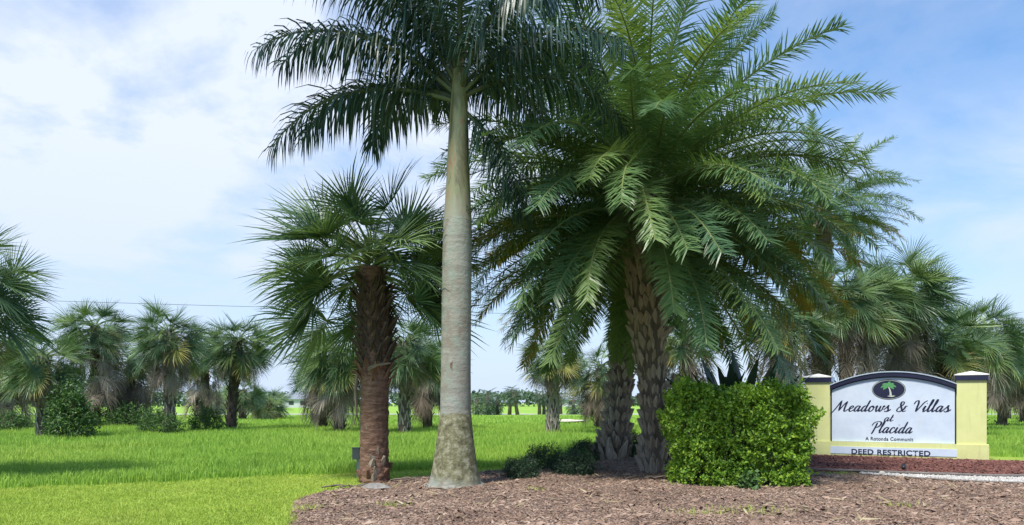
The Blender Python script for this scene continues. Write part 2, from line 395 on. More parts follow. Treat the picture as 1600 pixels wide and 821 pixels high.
# ground: one sheet, flat, to the horizon
xs = [-2500, -600, -150, -60, -30, -15, -8, 0, 8, 15, 30, 60, 150, 600, 2500]; ys = [-60, -10, 0, 10, 20, 30, 45, 70, 120, 250, 700, 3000]
V = [(x, y, 0) for y in ys for x in xs]; nx = len(xs)
F = [(j * nx + i, j * nx + i + 1, (j + 1) * nx + i + 1, (j + 1) * nx + i) for j in range(len(ys) - 1) for i in range(nx - 1)]
tag(obj('ground', mesh_np('ground', V, [F], [M['meadow_ground']])), 'flat green meadow reaching to the horizon', 'ground', kind='structure')
# lawn sheet
gx = np.linspace(-26, 26, 105)
V = []; F = []
for i, x in enumerate(gx):
    e = float(edge_y(x)); V += [(x, -4, .006), (x, e, .006)]
    if i: F.append((2 * i - 2, 2 * i, 2 * i + 1, 2 * i - 1))
tag(obj('lawn', mesh_np('lawn', V, [F], [M['lawn_ground']])), 'mown yellow-green lawn in front of the meadow', 'lawn', kind='structure')
# mulch bed: grid triangulated fan-wise from clipped cells
def bed_mesh(name, poly, zf, step, mat):
    x0, y0 = poly.min(0); x1, y1 = poly.max(0)
    ax = np.arange(x0, x1 + step, step); ay = np.arange(y0, y1 + step, step)
    XX, YY = np.meshgrid(ax, ay); P = np.stack([XX.ravel(), YY.ravel()], 1)
    ins = in_poly(poly, P[:, 0], P[:, 1])
    # pull outside grid points that touch an inside one onto the outline
    W = len(ax); quads = []
    for j in range(len(ay) - 1):
        for i in range(W - 1):
            q = (j * W + i, j * W + i + 1, (j + 1) * W + i + 1, (j + 1) * W + i)
            if ins[list(q)].any(): quads.append(q)
    used = np.unique(np.array(quads)); out = used[~ins[used]]
    for k in out:
        best = None
        for i in range(len(poly)):
            a = poly[i]; b = poly[(i + 1) % len(poly)]; ab = b - a
            t = np.clip(((P[k] - a) @ ab) / (ab @ ab), 0, 1); c = a + ab * t; d = np.hypot(*(P[k] - c))
            if best is None or d < best[0]: best = (d, c)
        P[k] = best[1]
    re = -np.ones(len(P), int); re[used] = np.arange(len(used))
    Pu = P[used]; V = np.column_stack([Pu, zf(Pu[:, 0], Pu[:, 1])])
    return mesh_np(name, V, [re[np.array(quads)]], [mat], smooth=True)
tag(obj('mulch_bed', bed_mesh('mulch_bed', BED, bed_z, .16, M['mulch'])), 'brown bark mulch bed round the palms and hedge', 'mulch bed', kind='structure')

def scatter_quads(name, x, y, z, length, width, mat, lift=.015, thick=.35):
    """flat wedge chips, each tilted at random"""
    n = len(x); a = rng.uniform(0, 2 * math.pi, n); tl = rng.normal(0, .28, n); rl = rng.normal(0, .35, n)
    d = np.stack([np.cos(a) * np.cos(tl), np.sin(a) * np.cos(tl), np.sin(tl)], 1)
    s = np.stack([-np.sin(a) * np.cos(rl), np.cos(a) * np.cos(rl), np.sin(rl)], 1)
    u = np.cross(d, s); c = np.stack([x, y, z + lift * rng.uniform(.2, 1, n)], 1)
    L = (length / 2)[:, None]; W_ = (width / 2)[:, None]
    v = np.stack([c - d * L, c + s * W_ * .9 - d * L * .1, c + d * L, c - s * W_ + d * L * .2, c + u * W_ * thick * 2], 1)
    V = v.reshape(-1, 3); b = np.arange(n)[:, None] * 5
    F = np.concatenate([b + np.array([0, 1, 4]), b + np.array([1, 2, 4]), b + np.array([2, 3, 4]), b + np.array([3, 0, 4])])
    return mesh_np(name, V, [F], [mat], attrs={'rnd': np.repeat(rng.uniform(0, 1, n), 5)})

# wall sign frame (needed for the red bed in front of it)
SE = Vector((11.94, 19.32, 0)); SA = Vector((.866, -.5, 0)); SN = Vector((-.5, -.866, 0))   # right front corner, along, outward
SW = 4.33
SO = SE - SA * SW                                                                          # left front corner
FRONT = [G(1255, 740), G(1330, 742), G(1400, 744), G(1480, 746.5), G(1560, 749), G(1640, 748)]
_q = lambda v: (v.x, v.y)
red = np.array([_q(SO + SN * .03 - SA * .9), _q(SO + SN * .05 + SA * 1), _q(SE + SN * .05 - SA), _q(SE + SN * .03 + SA * .1), _q(SE - SN * .1 + SA * 1.2), G(1690, 735)] + FRONT[::-1])
RED = smooth_poly(red, 4)
red_z = lambda x, y: bed_z(x, y) + .012 + .02 * np.minimum(poly_dist(RED, x, y), .5)
tag(obj('sign_bed', bed_mesh('sign_bed', RED, red_z, .12, M['red_bed'])), 'dark red mulch bed at the foot of the entrance sign', 'mulch bed', kind='structure')

# chips: density falls with distance
n = 190000; y = 8.6 + (22.4 - 8.6) * rng.uniform(0, 1, n) ** 1.5; x = rng.uniform(-4, 17, n)
k = in_poly(BED, x, y) & (x < .74 * y + 1.5) & ~in_poly(RED, x, y); x, y = x[k], y[k]
ln = rng.uniform(.02, .065, len(x)) * np.where(rng.uniform(0, 1, len(x)) < .05, rng.uniform(1.5, 3.2, len(x)), 1)
tag(obj('mulch_chips', scatter_quads('mulch_chips', x, y, bed_z(x, y), ln, ln * rng.uniform(.25, .6, len(x)), M['chips'])), 'brown bark chips covering the planting bed', 'mulch', kind='stuff')
n = 16000; x = rng.uniform(RED[:, 0].min(), RED[:, 0].max(), n); y = rng.uniform(RED[:, 1].min(), RED[:, 1].max(), n)
k = in_poly(RED, x, y); x, y = x[k], y[k]; ln = rng.uniform(.05, .12, len(x))
tag(obj('red_mulch_chips', scatter_quads('red_mulch_chips', x, y, red_z(x, y), ln, ln * .5, M['chips_red'], .03, .5)), 'dark red mulch chips below the sign', 'mulch', kind='stuff')

# grass
def blades(name, x, y, z, h, wd, mat, lean=.35, seg2=True):
    n = len(x); a = rng.uniform(0, 2 * math.pi, n)
    s = np.stack([np.cos(a), np.sin(a), np.zeros(n)], 1) * (wd / 2)[:, None]
    b = rng.uniform(0, 2 * math.pi, n); ln = np.abs(rng.normal(0, lean, n)) * h
    off = np.stack([np.cos(b) * ln, np.sin(b) * ln, np.zeros(n)], 1)
    p = np.stack([x, y, z], 1); up = np.stack([np.zeros(n), np.zeros(n), h], 1); rnd = rng.uniform(0, 1, n)
    if seg2:
        v = np.stack([p - s, p + s, p + up * .6 + off * .35 - s * .8, p + up * .6 + off * .35 + s * .8, p + up + off], 1)
        i = np.arange(n)[:, None] * 5
        return mesh_np(name, v.reshape(-1, 3), [i + np.array([0, 1, 3, 2]), i + np.array([2, 3, 4])], [mat], [0, 0], attrs={'rnd': np.repeat(rnd, 5)})
    v = np.stack([p - s, p + s, p + up + off], 1); i = np.arange(n)[:, None] * 3
    return mesh_np(name, v.reshape(-1, 3), [i + np.array([0, 1, 2])], [mat], attrs={'rnd': np.repeat(rnd, 3)})
def clump(x, y, s):   # cheap value field for uneven height
    return .5 + .25 * np.sin(x * 1.7 * s + 1.3 * np.sin(y * .9 * s)) + .25 * np.sin(y * 2.3 * s + 1.7 * np.sin(x * 1.1 * s))
def field(n, y0, y1, pw=1.0):
    y = y0 + (y1 - y0) * rng.uniform(0, 1, n) ** pw; x = rng.uniform(-.76, .76, n) * y + rng.uniform(-1.5, 1.5, n); return x, y
x, y = field(230000, 10.5, 24, .9); k = (y > edge_y(x)) & ~in_poly(BED, x, y); x, y = x[k], y[k]
h = (.09 + .10 * clump(x, y, 1) + .12 * clump(x, y, 3.1) * clump(x, y, .6) + .06 * clump(x, y, 7.7)) * rng.uniform(.6, 1.15, len(x))
m1 = blades('meadow_grass', x, y, np.zeros(len(x)), h, rng.uniform(.010, .02, len(x)), M['meadow_blade'])
tag(obj('meadow_grass', m1), 'tall green meadow grass behind the mown strip', 'grass', kind='stuff')
x, y = field(230000, 23.5, 48, 1.0); h = (.16 + .22 * clump(x, y, .8)) * rng.uniform(.6, 1.15, len(x))
k = ~in_poly(BED, x, y)
tag(obj('meadow_grass', blades('meadow_grass_mid', x[k], y[k], 0 * x[k], h[k], rng.uniform(.025, .05, k.sum()), M['meadow_blade'], .5, False)), 'meadow grass in the middle distance round the palms', 'grass', kind='stuff')
x, y = field(110000, 47, 84, 1.1); h = (.14 + .22 * clump(x, y, .5)) * rng.uniform(.6, 1.1, len(x))
tag(obj('meadow_grass', blades('meadow_grass_far', x, y, 0 * x, h, rng.uniform(.08, .16, len(x)), M['meadow_blade'], .6, False)), 'far meadow grass short of the pale road', 'grass', kind='stuff')
n = 420000; y = 8.4 + 14 * rng.uniform(0, 1, n) ** 1.25; x = rng.uniform(-.76, .2, n) * y + rng.uniform(-1, 1, n)
bd = poly_dist(BED, x, y); k = (y < edge_y(x) + .1) & (~in_poly(BED, x, y) | ((bd < .10) & (rng.uniform(0, 1, n) < .5))); x, y = x[k], y[k]
h = (.012 + .045 * clump(x, y, 6.3) * clump(x, y, 2.1) + .02 * clump(x, y, 17)) * rng.uniform(.5, 1.4, len(x)) * np.where(rng.uniform(0, 1, len(x)) < .02, 1.9, 1)
tag(obj('lawn_grass', blades('lawn_grass', x, y, np.full(len(x), .006), h, rng.uniform(.008, .016, len(x)), M['lawn_blade'], .8, False)), 'short mown grass in the left foreground', 'grass', kind='stuff')

# stray tufts and fallen leaflets on the mulch
tx, ty = [], []
for cx_, cy_, nn_, sp_r in ((3.1, 10.0, 160, .35), (2.4, 9.7, 90, .2), (6.6, 15.6, 120, .18), (-1.6, 10.4, 60, .15), (-2.4, 12.9, 90, .2), (5.4, 10.6, 50, .15), (0.4, 12.3, 40, .12), (-2.9, 10.6, 120, .2)):
    tx.append(cx_ + rng.normal(0, sp_r, nn_)); ty.append(cy_ + rng.normal(0, sp_r * .6, nn_))
tx = np.concatenate(tx); ty = np.concatenate(ty)
tag(obj('grass_tufts', blades('grass_tufts', tx, ty, bed_z(tx, ty), rng.uniform(.03, .09, len(tx)), rng.uniform(.008, .014, len(tx)), M['lawn_blade'], .7, False)), 'stray grass tufts sprouting through the brown mulch', 'grass', kind='stuff')
n = 420; y = 9 + 8 * rng.uniform(0, 1, n) ** 1.2; x = rng.uniform(-3, 8, n); k = in_poly(BED, x, y) & ~in_poly(RED, x, y); x, y = x[k], y[k]
ln = rng.uniform(.12, .34, len(x))
M['litter'] = chip_mat('fallen_leaflets', [(0, (.16, .12, .06)), (.5, (.34, .27, .15)), (1, (.50, .44, .28))])
tag(obj('leaf_litter', scatter_quads('leaf_litter', x, y, bed_z(x, y) + .015, ln, ln * .10, M['litter'], .02, .1)), 'dry fallen palm leaflets strewn over the mulch', 'leaf litter', kind='stuff')

# ------------------------------------------------------------------ fronds
def rachis_pts(L, th0, droop, n, pw=1.4, lat=0.0):
    p = Vector((0, 0, 0)); out = [p.copy()]; T = []
    for i in range(n):
        s = (i + .5) / n; th = th0 - droop * s ** pw
        t = Vector((math.cos(th) * math.cos(lat * s), math.cos(th) * math.sin(lat * s), math.sin(th))); T.append(t)
        p = p + t * (L / n); out.append(p.copy())
    T.append(T[-1]); return out, T

def pinnate(name, r, L, th0, droop, n, llen, lw, mats, pet=.12, sweep=(75, 32), vee=(-10, 50), hang=.25, rr=.03, lat=0.0, segs=3):
    mb = MB(); N = 14
    P, T = rachis_pts(L, th0, droop, N, lat=lat)
    mb.tube(P, [rr * (1 - .85 * i / N) for i in range(N + 1)], 5, 1, [i / N for i in range(N + 1)])
    for i in range(n):
        t = pet + (1 - pet) * (i + .5) / n; f = t * N; k = min(int(f), N - 1); q = f - k
        base = P[k].lerp(P[k + 1], q); tg = T[k].lerp(T[min(k + 1, N)], q).normalized()
        u = (t - pet) / (1 - pet)
        prof = min(1.0, .35 + u * 3.2) * (1.0 - .50 * max(0, u - .5) / .5)
        for sd_ in (-1, 1):
            S = Vector((-math.sin(lat * t), math.cos(lat * t), 0)) * sd_; Nn = tg.cross(S) * (-sd_)
            if Nn.z < 0 and abs(tg.z) < .99: Nn = -Nn
            sw = R(sweep[0] + (sweep[1] - sweep[0]) * u + r.uniform(-9, 9)); v = R(r.uniform(*vee))
            d = tg * math.cos(sw) + (S * math.cos(v) + Nn * math.sin(v)) * math.sin(sw)
            ll = llen * prof * r.uniform(.82, 1.12); p = base.copy(); pts = []
            wn_ = d.cross(Nn if abs(v) < 1.2 else S)
            if wn_.length < 1e-3: wn_ = tg.copy()
            wn_.normalize(); prf = (.55, 1.0, .72) if segs == 3 else (.55, 1.0, .95, .6)
            vs_ = []; hv = hang * r.uniform(.5, 1.5)
            for g in range(segs):
                ww = wn_ * (lw * prf[g] * .5); vs_ += [p + ww, p - ww]
                p = p + d * (ll / segs); d = (d + Vector((0, 0, -hv))).normalized()
            vs_.append(p); m2 = 2 * segs
            fs = [(2 * g, 2 * g + 1, 2 * g + 3, 2 * g + 2) for g in range(segs - 1)] + [(m2 - 2, m2 - 1, m2)]
            mb.add(vs_, fs, 0, t)
    return mb.mesh(name, mats)

def fan(mb, r, pet, Rr, th0, droop, nseg, spread=2.15, sag=.5, fold=.3, mats=(0, 1), rows=(.0, .34, .68, 1.0), pr=.018, jag=.12, origin=Vector((0, 0, 0)), az=0.0, wid=1.0):
    N = 6; P, T = rachis_pts(pet, th0, droop, N); rot = Matrix.Rotation(az, 3, 'Z')
    def tr(p): return rot @ p + origin
    mb.tube([tr(p) for p in P], [pr * (1.15 - .5 * i / N) for i in range(N + 1)], 4, mats[1], 0.0)
    hub = P[-1]; tg = T[-1]; S = Vector((0, 1, 0)); Nn = S.cross(tg) * -1
    if Nn.z < 0 and tg.z > -.95 : Nn = -Nn
    dphi = 2 * spread / nseg
    for i in range(nseg):
        phi = -spread + (i + .5) * dphi; cp, sp_ = math.cos(phi), math.sin(phi)
        c0 = hub + tg * (.22 * Rr * max(0, cp)) - Vector((0, 0, .04 * Rr * max(0, cp)))
        d = (tg * cp + S * sp_ + Nn * (fold * abs(sp_) * r.uniform(.7, 1.3))).normalized()
        side = (S * cp - tg * sp_); side = (side - d * side.dot(d)).normalized()
        ll = Rr * (.62 + .38 * max(0, math.cos(phi * .75))) * r.uniform(1 - jag, 1 + jag * .5)
        p = c0; pv = 0; vs_ = []; ww = [.012 * Rr, rows[1] * ll * dphi * .44 * wid, rows[1] * ll * dphi * .34 * wid]
        sg = sag * r.uniform(.6, 1.5); tw = Nn * r.uniform(-.7, .7)
        for g in range(3):
            st = (side + tw).normalized() * ww[g]
            vs_ += [tr(p - st), tr(p + st)]
            p = p + d * (ll * (rows[g + 1] - rows[g])); d = (d + Vector((0, 0, -sg * (.18, .55, .9)[g]))).normalized()
        vs_.append(tr(p))
        mb.add(vs_, [(0, 1, 3, 2), (2, 3, 5, 4), (4, 5, 6)], mats[0], [0, 0, .5, .5, .8, .8, 1])
    return mb

r_ = random.Random(5)
ELEV = (82, 62, 42, 22, 2, -20)
# cabbage palm fans: green, yellow, dead (hanging)
FAN = {}; FANY = []; FAND = []
for e in ELEV:
    FAN[e] = []
    for v in range(3):
        mb = fan(MB(), r_, r_.uniform(.6, .8) if e > 50 else r_.uniform(.75, 1.05), r_.uniform(.85, 1.05), R(e + r_.uniform(-6, 6)), R(38 if e > 50 else 48 if e > 0 else 40), 44, sag=r_.uniform(.2, .45), fold=r_.uniform(.2, .65), jag=.2)
        FAN[e].append(mb.mesh('fan_frond', [M['fan'], M['petiole']]))
for v in range(3):
    FANY.append(fan(MB(), r_, 1.0, 1.0, R(-22), R(35), 36, sag=.7, fold=.4).mesh('fan_frond_yellow', [M['fan_yellow'], M['petiole']]))
for v in range(6):
    FAND.append(fan(MB(), r_, r_.uniform(.7, .95), r_.uniform(.8, 1.0), R(r_.uniform(-25, 0)), R(r_.uniform(60, 75)), 30, spread=r_.uniform(1.3, 1.9), sag=1.3, fold=.55, wid=.8, jag=.25).mesh('fan_frond_dead', [M['fan_dead'], M['petiole_dead']]))
# leaf bases
def shield(name, wd, h, out, mats):
    mb = MB()
    mb.add([(-.02, -.40 * wd, 0), (.012, 0, -.02 * h), (-.02, .40 * wd, 0), (-.01, -.5 * wd, .45 * h), (out * .75, 0, .5 * h), (-.01, .5 * wd, .45 * h), (out * .6, -.16 * wd, .90 * h), (out * 1.15, 0, .98 * h), (out * .6, .16 * wd, .90 * h), (-.03, 0, .95 * h)],
           [(0, 1, 4, 3), (1, 2, 5, 4), (3, 4, 7, 6), (4, 5, 8, 7), (6, 7, 9), (7, 8, 9), (3, 6, 9), (5, 9, 8)])
    return mb.mesh(name, mats)
def wedge(name, wd, h, out, mats, split=.45):
    """leaf stub: broad forked foot, narrowing upwards and outwards to a cut end"""
    mb = MB()
    for s in (-1, 1):
        mb.add([(0, s * wd * .5, 0), (0, s * wd * .22, 0), (.02, s * .0, h * split), (.012, s * wd * .36, h * split), (out, 0, h), (out * .92, s * wd * .17, h),
                (.035, s * wd * .34, .02), (.05, s * wd * .16, h * split), (out + .03, s * wd * .08, h * 1.0)],
               [(0, 1, 6), (0, 6, 7, 3), (1, 2, 7, 6), (3, 7, 8, 5), (2, 4, 8, 7), (4, 5, 8), (0, 3, 2, 1), (3, 5, 4, 2)])
    return mb.mesh(name, mats)
BOOT_D = [shield('date_leaf_base', a_, b_, c_, [M['date_base']]) for a_, b_, c_ in ((.15, .30, .075), (.125, .36, .05), (.14, .26, .10), (.11, .31, .06))]
BOOT_S = [wedge('dark_boot', .26, .36, .15, [M['boot']]), wedge('dark_boot', .22, .42, .10, [M['boot']], .3)]
BOOT_P = [wedge('pale_boot', .30, .42, .06, [M['boot_pale']], .7), wedge('pale_boot', .26, .5, .09, [M['boot_pale']], .6)]
BOOT_F = [shield('loose_boot', .15, .26, .05, [M['date_base']]), shield('loose_boot', .13, .22, .06, [M['boot_red']])]
BOOT_R = [wedge('red_boot', .24, .34, .16, [M['boot_red']]), wedge('red_boot', .20, .30, .10, [M['boot_red']], .3)]

def hashn(a, b): 
    v = math.sin(a * 12.9898 + b * 78.233) * 43758.5453; return v - math.floor(v)
def trunk_mesh(name, path, rad, mats, n=18, rough=.0, sub=1, rowk=.8):
    """path list of Vectors, rad list; radial roughness"""
    pts = []; rr = []
    for i in range(len(path) - 1):
        for k in range(sub):
            t = k / sub; pts.append(path[i].lerp(path[i + 1], t)); rr.append(rad[i] * (1 - t) + rad[i + 1] * t)
    pts.append(path[-1]); rr.append(rad[-1]); mb = MB(); vs_ = []
    for i, p in enumerate(pts):
        row = hashn(i, 3) - .5
        for k in range(n):
            a = 2 * math.pi * k / n
            q = rr[i] * (1 + rough * (row * rowk + (hashn(i, k) - .5) * .7 + (hashn(i // 3, k // 4) - .5) * .5))
            vs_.append(p + Vector((math.cos(a) * q, math.sin(a) * q, 0)))
    fs = [(i * n + k, i * n + (k + 1) % n, (i + 1) * n + (k + 1) % n, (i + 1) * n + k) for i in range(len(pts) - 1) for k in range(n)]
    fs.append(tuple((len(pts) - 1) * n + k for k in range(n)))
    mb.add(vs_, fs); return mb.mesh(name, mats, True)
def path_at(path, rad, z):
    for i in range(len(path) - 1):
        if path[i].z <= z <= path[i + 1].z:
            t = (z - path[i].z) / max(1e-6, path[i + 1].z - path[i].z)
            return path[i].lerp(path[i + 1], t), rad[i] * (1 - t) + rad[i + 1] * t
    return (path[-1], rad[-1]) if z > path[-1].z else (path[0], rad[0])
def place_base(parent, me, path, rad, z, a, tilt, s, sink=.01, name='leaf_base', roll=0):
    c, q = path_at(path, rad, z)
    loc = c + Vector((math.cos(a), math.sin(a), 0)) * (q - sink)
    m4 = Matrix.Translation(loc) @ Matrix.Rotation(a, 4, 'Z') @ Matrix.Rotation(tilt, 4, 'Y') @ Matrix.Rotation(roll, 4, 'X') @ Matrix.Diagonal((s, s, s, 1))
    return obj(name, me, parent, mat4=m4)
GA = 2.39996

def sabal(name, label, base, top, crown, nf=30, nd=12, r0=.24, boots='pale', boot_range=(.0, 1.0), nb=60, lean=(0, 0), skirt=.6, yellow=2, group='cabbage palms in the meadow', seed=1, trunk_mat='bark_dark', elev=(1.0, -.72), d_scale=1.0, rough=.05):
    """base (x,y), top = height of the growing point, crown = leaf scale"""
    r = random.Random(seed); crown *= 1.02; nf = int(nf * 2.1); nd = int(nd * 1.5); d_scale *= .95
    t = thing(name, label, 'palm tree', (base[0], base[1], 0), group)
    path = [Vector((lean[0] * (q ** 1.5), lean[1] * q, -.1 + (top + .1) * q)) for q in [i / 7 for i in range(8)]]
    rad = [r0 * (1.12 - .1 * min(1, i / 2)) * (1 if i < 7 else .8) for i in range(8)]
    tk = obj('trunk', trunk_mesh(name + '_trunk', path, rad, [M[trunk_mat]], 16, rough, 4), t)
    lib = {'pale': BOOT_P, 'dark': BOOT_S, 'red': BOOT_R}
    if boots:
        for i in range(nb):
            z = (boot_range[0] + (boot_range[1] - boot_range[0]) * (i + .5) / nb) * top
            b = boots
            if boots == 'mix': b = 'pale' if z < top * .55 + r.uniform(-.2, .2) else 'dark'
            place_base(tk, r.choice(lib[b]), path, rad, z, i * GA + r.uniform(-.25, .25), R(r.uniform(-2, 10) if b == 'pale' else r.uniform(2, 22)), r.uniform(.8, 1.15) * (r0 / .25) * .9)
    tip = path[-1]
    for i in range(nf):
        u = (i + .5) / nf; sn = elev[0] * .96 + (elev[1] - elev[0]) * u
        e = math.degrees(math.asin(max(-1, min(1, sn)))) + r.uniform(-8, 8)
        k = min(ELEV, key=lambda q: abs(q - e)); az = i * GA + r.uniform(-.3, .3)
        me = r.choice(FAN[k])
        if i >= nf - yellow: me = r.choice(FANY)
        obj('frond', me, t, tip + Vector((math.cos(az) * .06, math.sin(az) * .06, .12 - .35 * u)), (R(r.uniform(-48, 48)), R(r.uniform(-10, 10)), az), crown * r.uniform(.85, 1.1))
    for i in range(nd):
        u = (i + .5) / max(1, nd); az = i * GA * 1.03 + r.uniform(-.4, .4)
        obj('dead_frond', r.choice(FAND), t, tip + Vector((math.cos(az) * r0 * .8, math.sin(az) * r0 * .8, -.25 - skirt * u)), (R(r.uniform(-10, 10)), R(r.uniform(-6, 18)), az), crown * d_scale * r.uniform(.8, 1.1))
    return t, tk, path, rad

# ------------------------------------------------------------------ near cabbage palm (reddish trunk)
bx, by = G(585, 755)
r = random.Random(21)
near = thing('cabbage_palm', 'nearest cabbage palm with reddish fibrous trunk and dark leaf stubs under its crown', 'palm tree', (bx, by, 0), 'palms in the mulch bed')
path = [Vector((x * .012, 0, z)) for x, z in ((0, -.15), (0, .1), (0, .5), (0, 1.0), (.5, 1.6), (1, 2.2), (0, 2.8), (-2, 3.4), (-5, 4.05))]
rad = [.30, .285, .26, .255, .255, .265, .285, .28, .2]
tk = obj('trunk', trunk_mesh('near_trunk', path, rad, [M['bark_red']], 44, .13, 14, .25), near)
for i in range(120):
    z = 1.85 + 1.9 * (i + .5) / 120
    lib = BOOT_R if z < 2.15 else BOOT_S
    place_base(tk, r.choice(lib), path, rad, z, i * GA + r.uniform(-.2, .2), R(r.uniform(6, 26)), r.uniform(.6, .88))
for z, a, s in ((.10, -1.9, .8), (.16, -1.2, .7), (.30, -1.7, .75), (.12, -.5, .8), (.34, -.7, .7), (.08, -2.6, .8), (.42, -1.4, .6), (.2, .3, .8), (.55, -1.05, .5), (.05, -1.45, .6), (1.0, -2.0, .35)):
    place_base(tk, BOOT_F[0] if s < .78 else BOOT_F[1], path, rad, z, a, R(10), s * 1.1, roll=r.uniform(-.5, .5))
for z, a, s in ((1.62, -1.15, .75), (1.66, -1.95, .8)):
    place_base(tk, BOOT_R[1], path, rad, z + .35, a, R(172), s)
mb = MB(); mb.tube([(-.30, -.12, 2.05), (-.33, -.14, 1.75), (-.31, -.13, 1.3), (-.36, -.13, 1.08)], [.035, .03, .02, .01], 5)
mb.tube([(-.05, -.30, 2.12), (.12, -.37, 2.2), (.36, -.34, 2.23)], [.045, .032, .015], 5)
obj('dead_petiole', mb.mesh('dead_petiole', [M['petiole_dead']]), near)
tip = path[-1]
for i in range(96):
    u = (i + .5) / 96; e = math.degrees(math.asin(.97 - 1.42 * u)) + r.uniform(-8, 8); az = i * GA + r.uniform(-.25, .25)
    if u > .58 and abs((math.degrees(az) - 270 + 180) % 360 - 180) < 50: continue
    k = min(ELEV, key=lambda q: abs(q - e))
    obj('frond', r.choice(FAN[k]), near, tip + Vector((math.cos(az) * .07, math.sin(az) * .07, .35 - .6 * u)), (R(r.uniform(-50, 50)), R(r.uniform(-10, 10)), az), 1.14 * r.uniform(.86, 1.08))

# ------------------------------------------------------------------ royal palm
bx, by = G(710, 768)
roy = thing('royal_palm', 'tall royal palm with smooth pale grey trunk and mossy flared foot', 'palm tree', (bx, by, 0), 'palms in the mulch bed')
n = 48; mb = MB(); vs_ = []
prof = [(-.12, .56), (.02, .545), (.07, .50), (.16, .445), (.30, .405), (.5, .37), (.8, .325), (1.05, .295), (1.30, .27), (1.36, .262), (1.6, .258), (2.0, .252), (2.6, .25), (3.2, .25), (3.8, .248), (4.3, .245), (4.62, .24)]
zz = []; 
for i in range(len(prof) - 1):
    for k in range(4):
        t = k / 4; zz.append((prof[i][0] * (1 - t) + prof[i + 1][0] * t, prof[i][1] * (1 - t) + prof[i + 1][1] * t))
zz.append(prof[-1])
for i, (z, q) in enumerate(zz):
    fl = max(0, 1 - z / .35)
    for k in range(n):
        a = 2 * math.pi * k / n
        rr = q * (1 + fl * (.05 * math.sin(7 * a + 1) + .035 * math.sin(13 * a) + .04 * (hashn(k, 1) - .5)) + .012 * math.sin(3 * a + z * 1.3) + .008 * (hashn(i // 4, 9) - .5))
        vs_.append((math.cos(a) * rr + .012 * z, math.sin(a) * rr, z - (fl * .03 * (hashn(k // 3, 5))) ))
mb.add(vs_, [(i * n + k, i * n + (k + 1) % n, (i + 1) * n + (k + 1) % n, (i + 1) * n + k) for i in range(len(zz) - 1) for k in range(n)])
rt = obj('trunk', mb.mesh('royal_trunk', [M['royal_trunk']], True), roy)
mb = MB(); pts = []
for k in range(16):
    a = 2 * math.pi * k / 16; q = 1 + .9 * (hashn(k, 2) - .5); pts.append((math.cos(a) * .075 * q, math.sin(a) * .11 * q))
mb.add([(x, .03, z) for x, z in pts] + [(x * .6, .004, z * .65) for x, z in pts], [(k, (k + 1) % 16, 16 + (k + 1) % 16, 16 + k) for k in range(16)] + [tuple(range(16, 32))])
sc_o = obj('scar', mb.mesh('trunk_scar', [M['scar']]), rt, (-.0, -.25, 2.12))
# ragged root skirt pieces at the foot
for k in range(13):
    a = math.pi + .15 + k * .235; mb = MB(); w_ = r.uniform(.05, .09); h_ = r.uniform(.07, .13)
    mb.add([(-.02, -w_, -.06), (.05, -w_ * .9, -.05), (.05, w_ * .9, -.05), (-.02, w_, -.06), (-.05, -w_ * .8, h_), (-.02, -w_ * .5, h_ * .8), (-.02, w_ * .5, h_ * .8), (-.05, w_ * .8, h_)],
           [(1, 2, 6, 5), (0, 1, 5, 4), (2, 3, 7, 6), (4, 5, 6, 7), (0, 3, 2, 1)])
    obj('root_flap', mb.mesh('root_flap', [M['royal_trunk']]), rt, (math.cos(a) * .535, math.sin(a) * .535, .03), (0, 0, a))
sp_path = [Vector((.055, 0, 4.58)), Vector((.058, 0, 4.75)), Vector((.062, 0, 5.3)), Vector((.07, 0, 6.0)), Vector((.078, 0, 6.6)), Vector((.08, 0, 7.05)), Vector((.08, 0, 7.5))]
sp_rad = [.243, .228, .200, .172, .145, .12, .06]
obj('crownshaft', trunk_mesh('crownshaft', sp_path, sp_rad, [M['shaft']], 22, .01, 5), roy)
ROYAL_HERO = [  # azimuth, start elevation, droop, length, height of attachment
    (181, 18, 78, 3.5, 6.72), (194, 40, 82, 3.6, 6.8), (172, 52, 95, 3.7, 6.85), (160, 30, 85, 3.4, 6.75), (204, 62, 92, 3.7, 6.9), (188, 72, 90, 3.8, 6.95), (168, 76, 70, 3.8, 7.0),
    (5, 30, 95, 3.3, 6.78), (-25, 40, 90, 3.4, 6.8), (25, 55, 95, 3.5, 6.9), (-60, 48, 95, 3.2, 6.85), (60, 45, 95, 3.3, 6.8), (100, 55, 95, 3.3, 6.85), (130, 38, 95, 3.3, 6.8),
    (-85, 70, 85, 3.3, 6.98), (140, 78, 60, 3.6, 7.05), (30, 80, 55, 3.6, 7.1), (-5, 66, 85, 3.5, 7.0), (228, 76, 75, 3.5, 7.0), (-10, -42, 40, 2.2, 6.65)]
for az, el, dr, L, z in ROYAL_HERO:
    me = pinnate('royal_frond', r, L, R(el), R(dr), 115, 1.0, .032, [M['royal'], M['royal_rachis']], pet=.13, sweep=(72, 40), vee=(-60, 50), hang=.75, rr=.045, lat=R(r.uniform(-12, 12)), segs=4)
    obj('frond', me, roy, (.08, 0, z - .12), (0, 0, R(az)))
mb = MB(); mb.tube([(.08, 0, 7.3), (.1, 0, 8.6), (.06, 0, 9.8)], [.06, .04, .01], 6); obj('spear_leaf', mb.mesh('spear_leaf', [M['royal']]), roy)

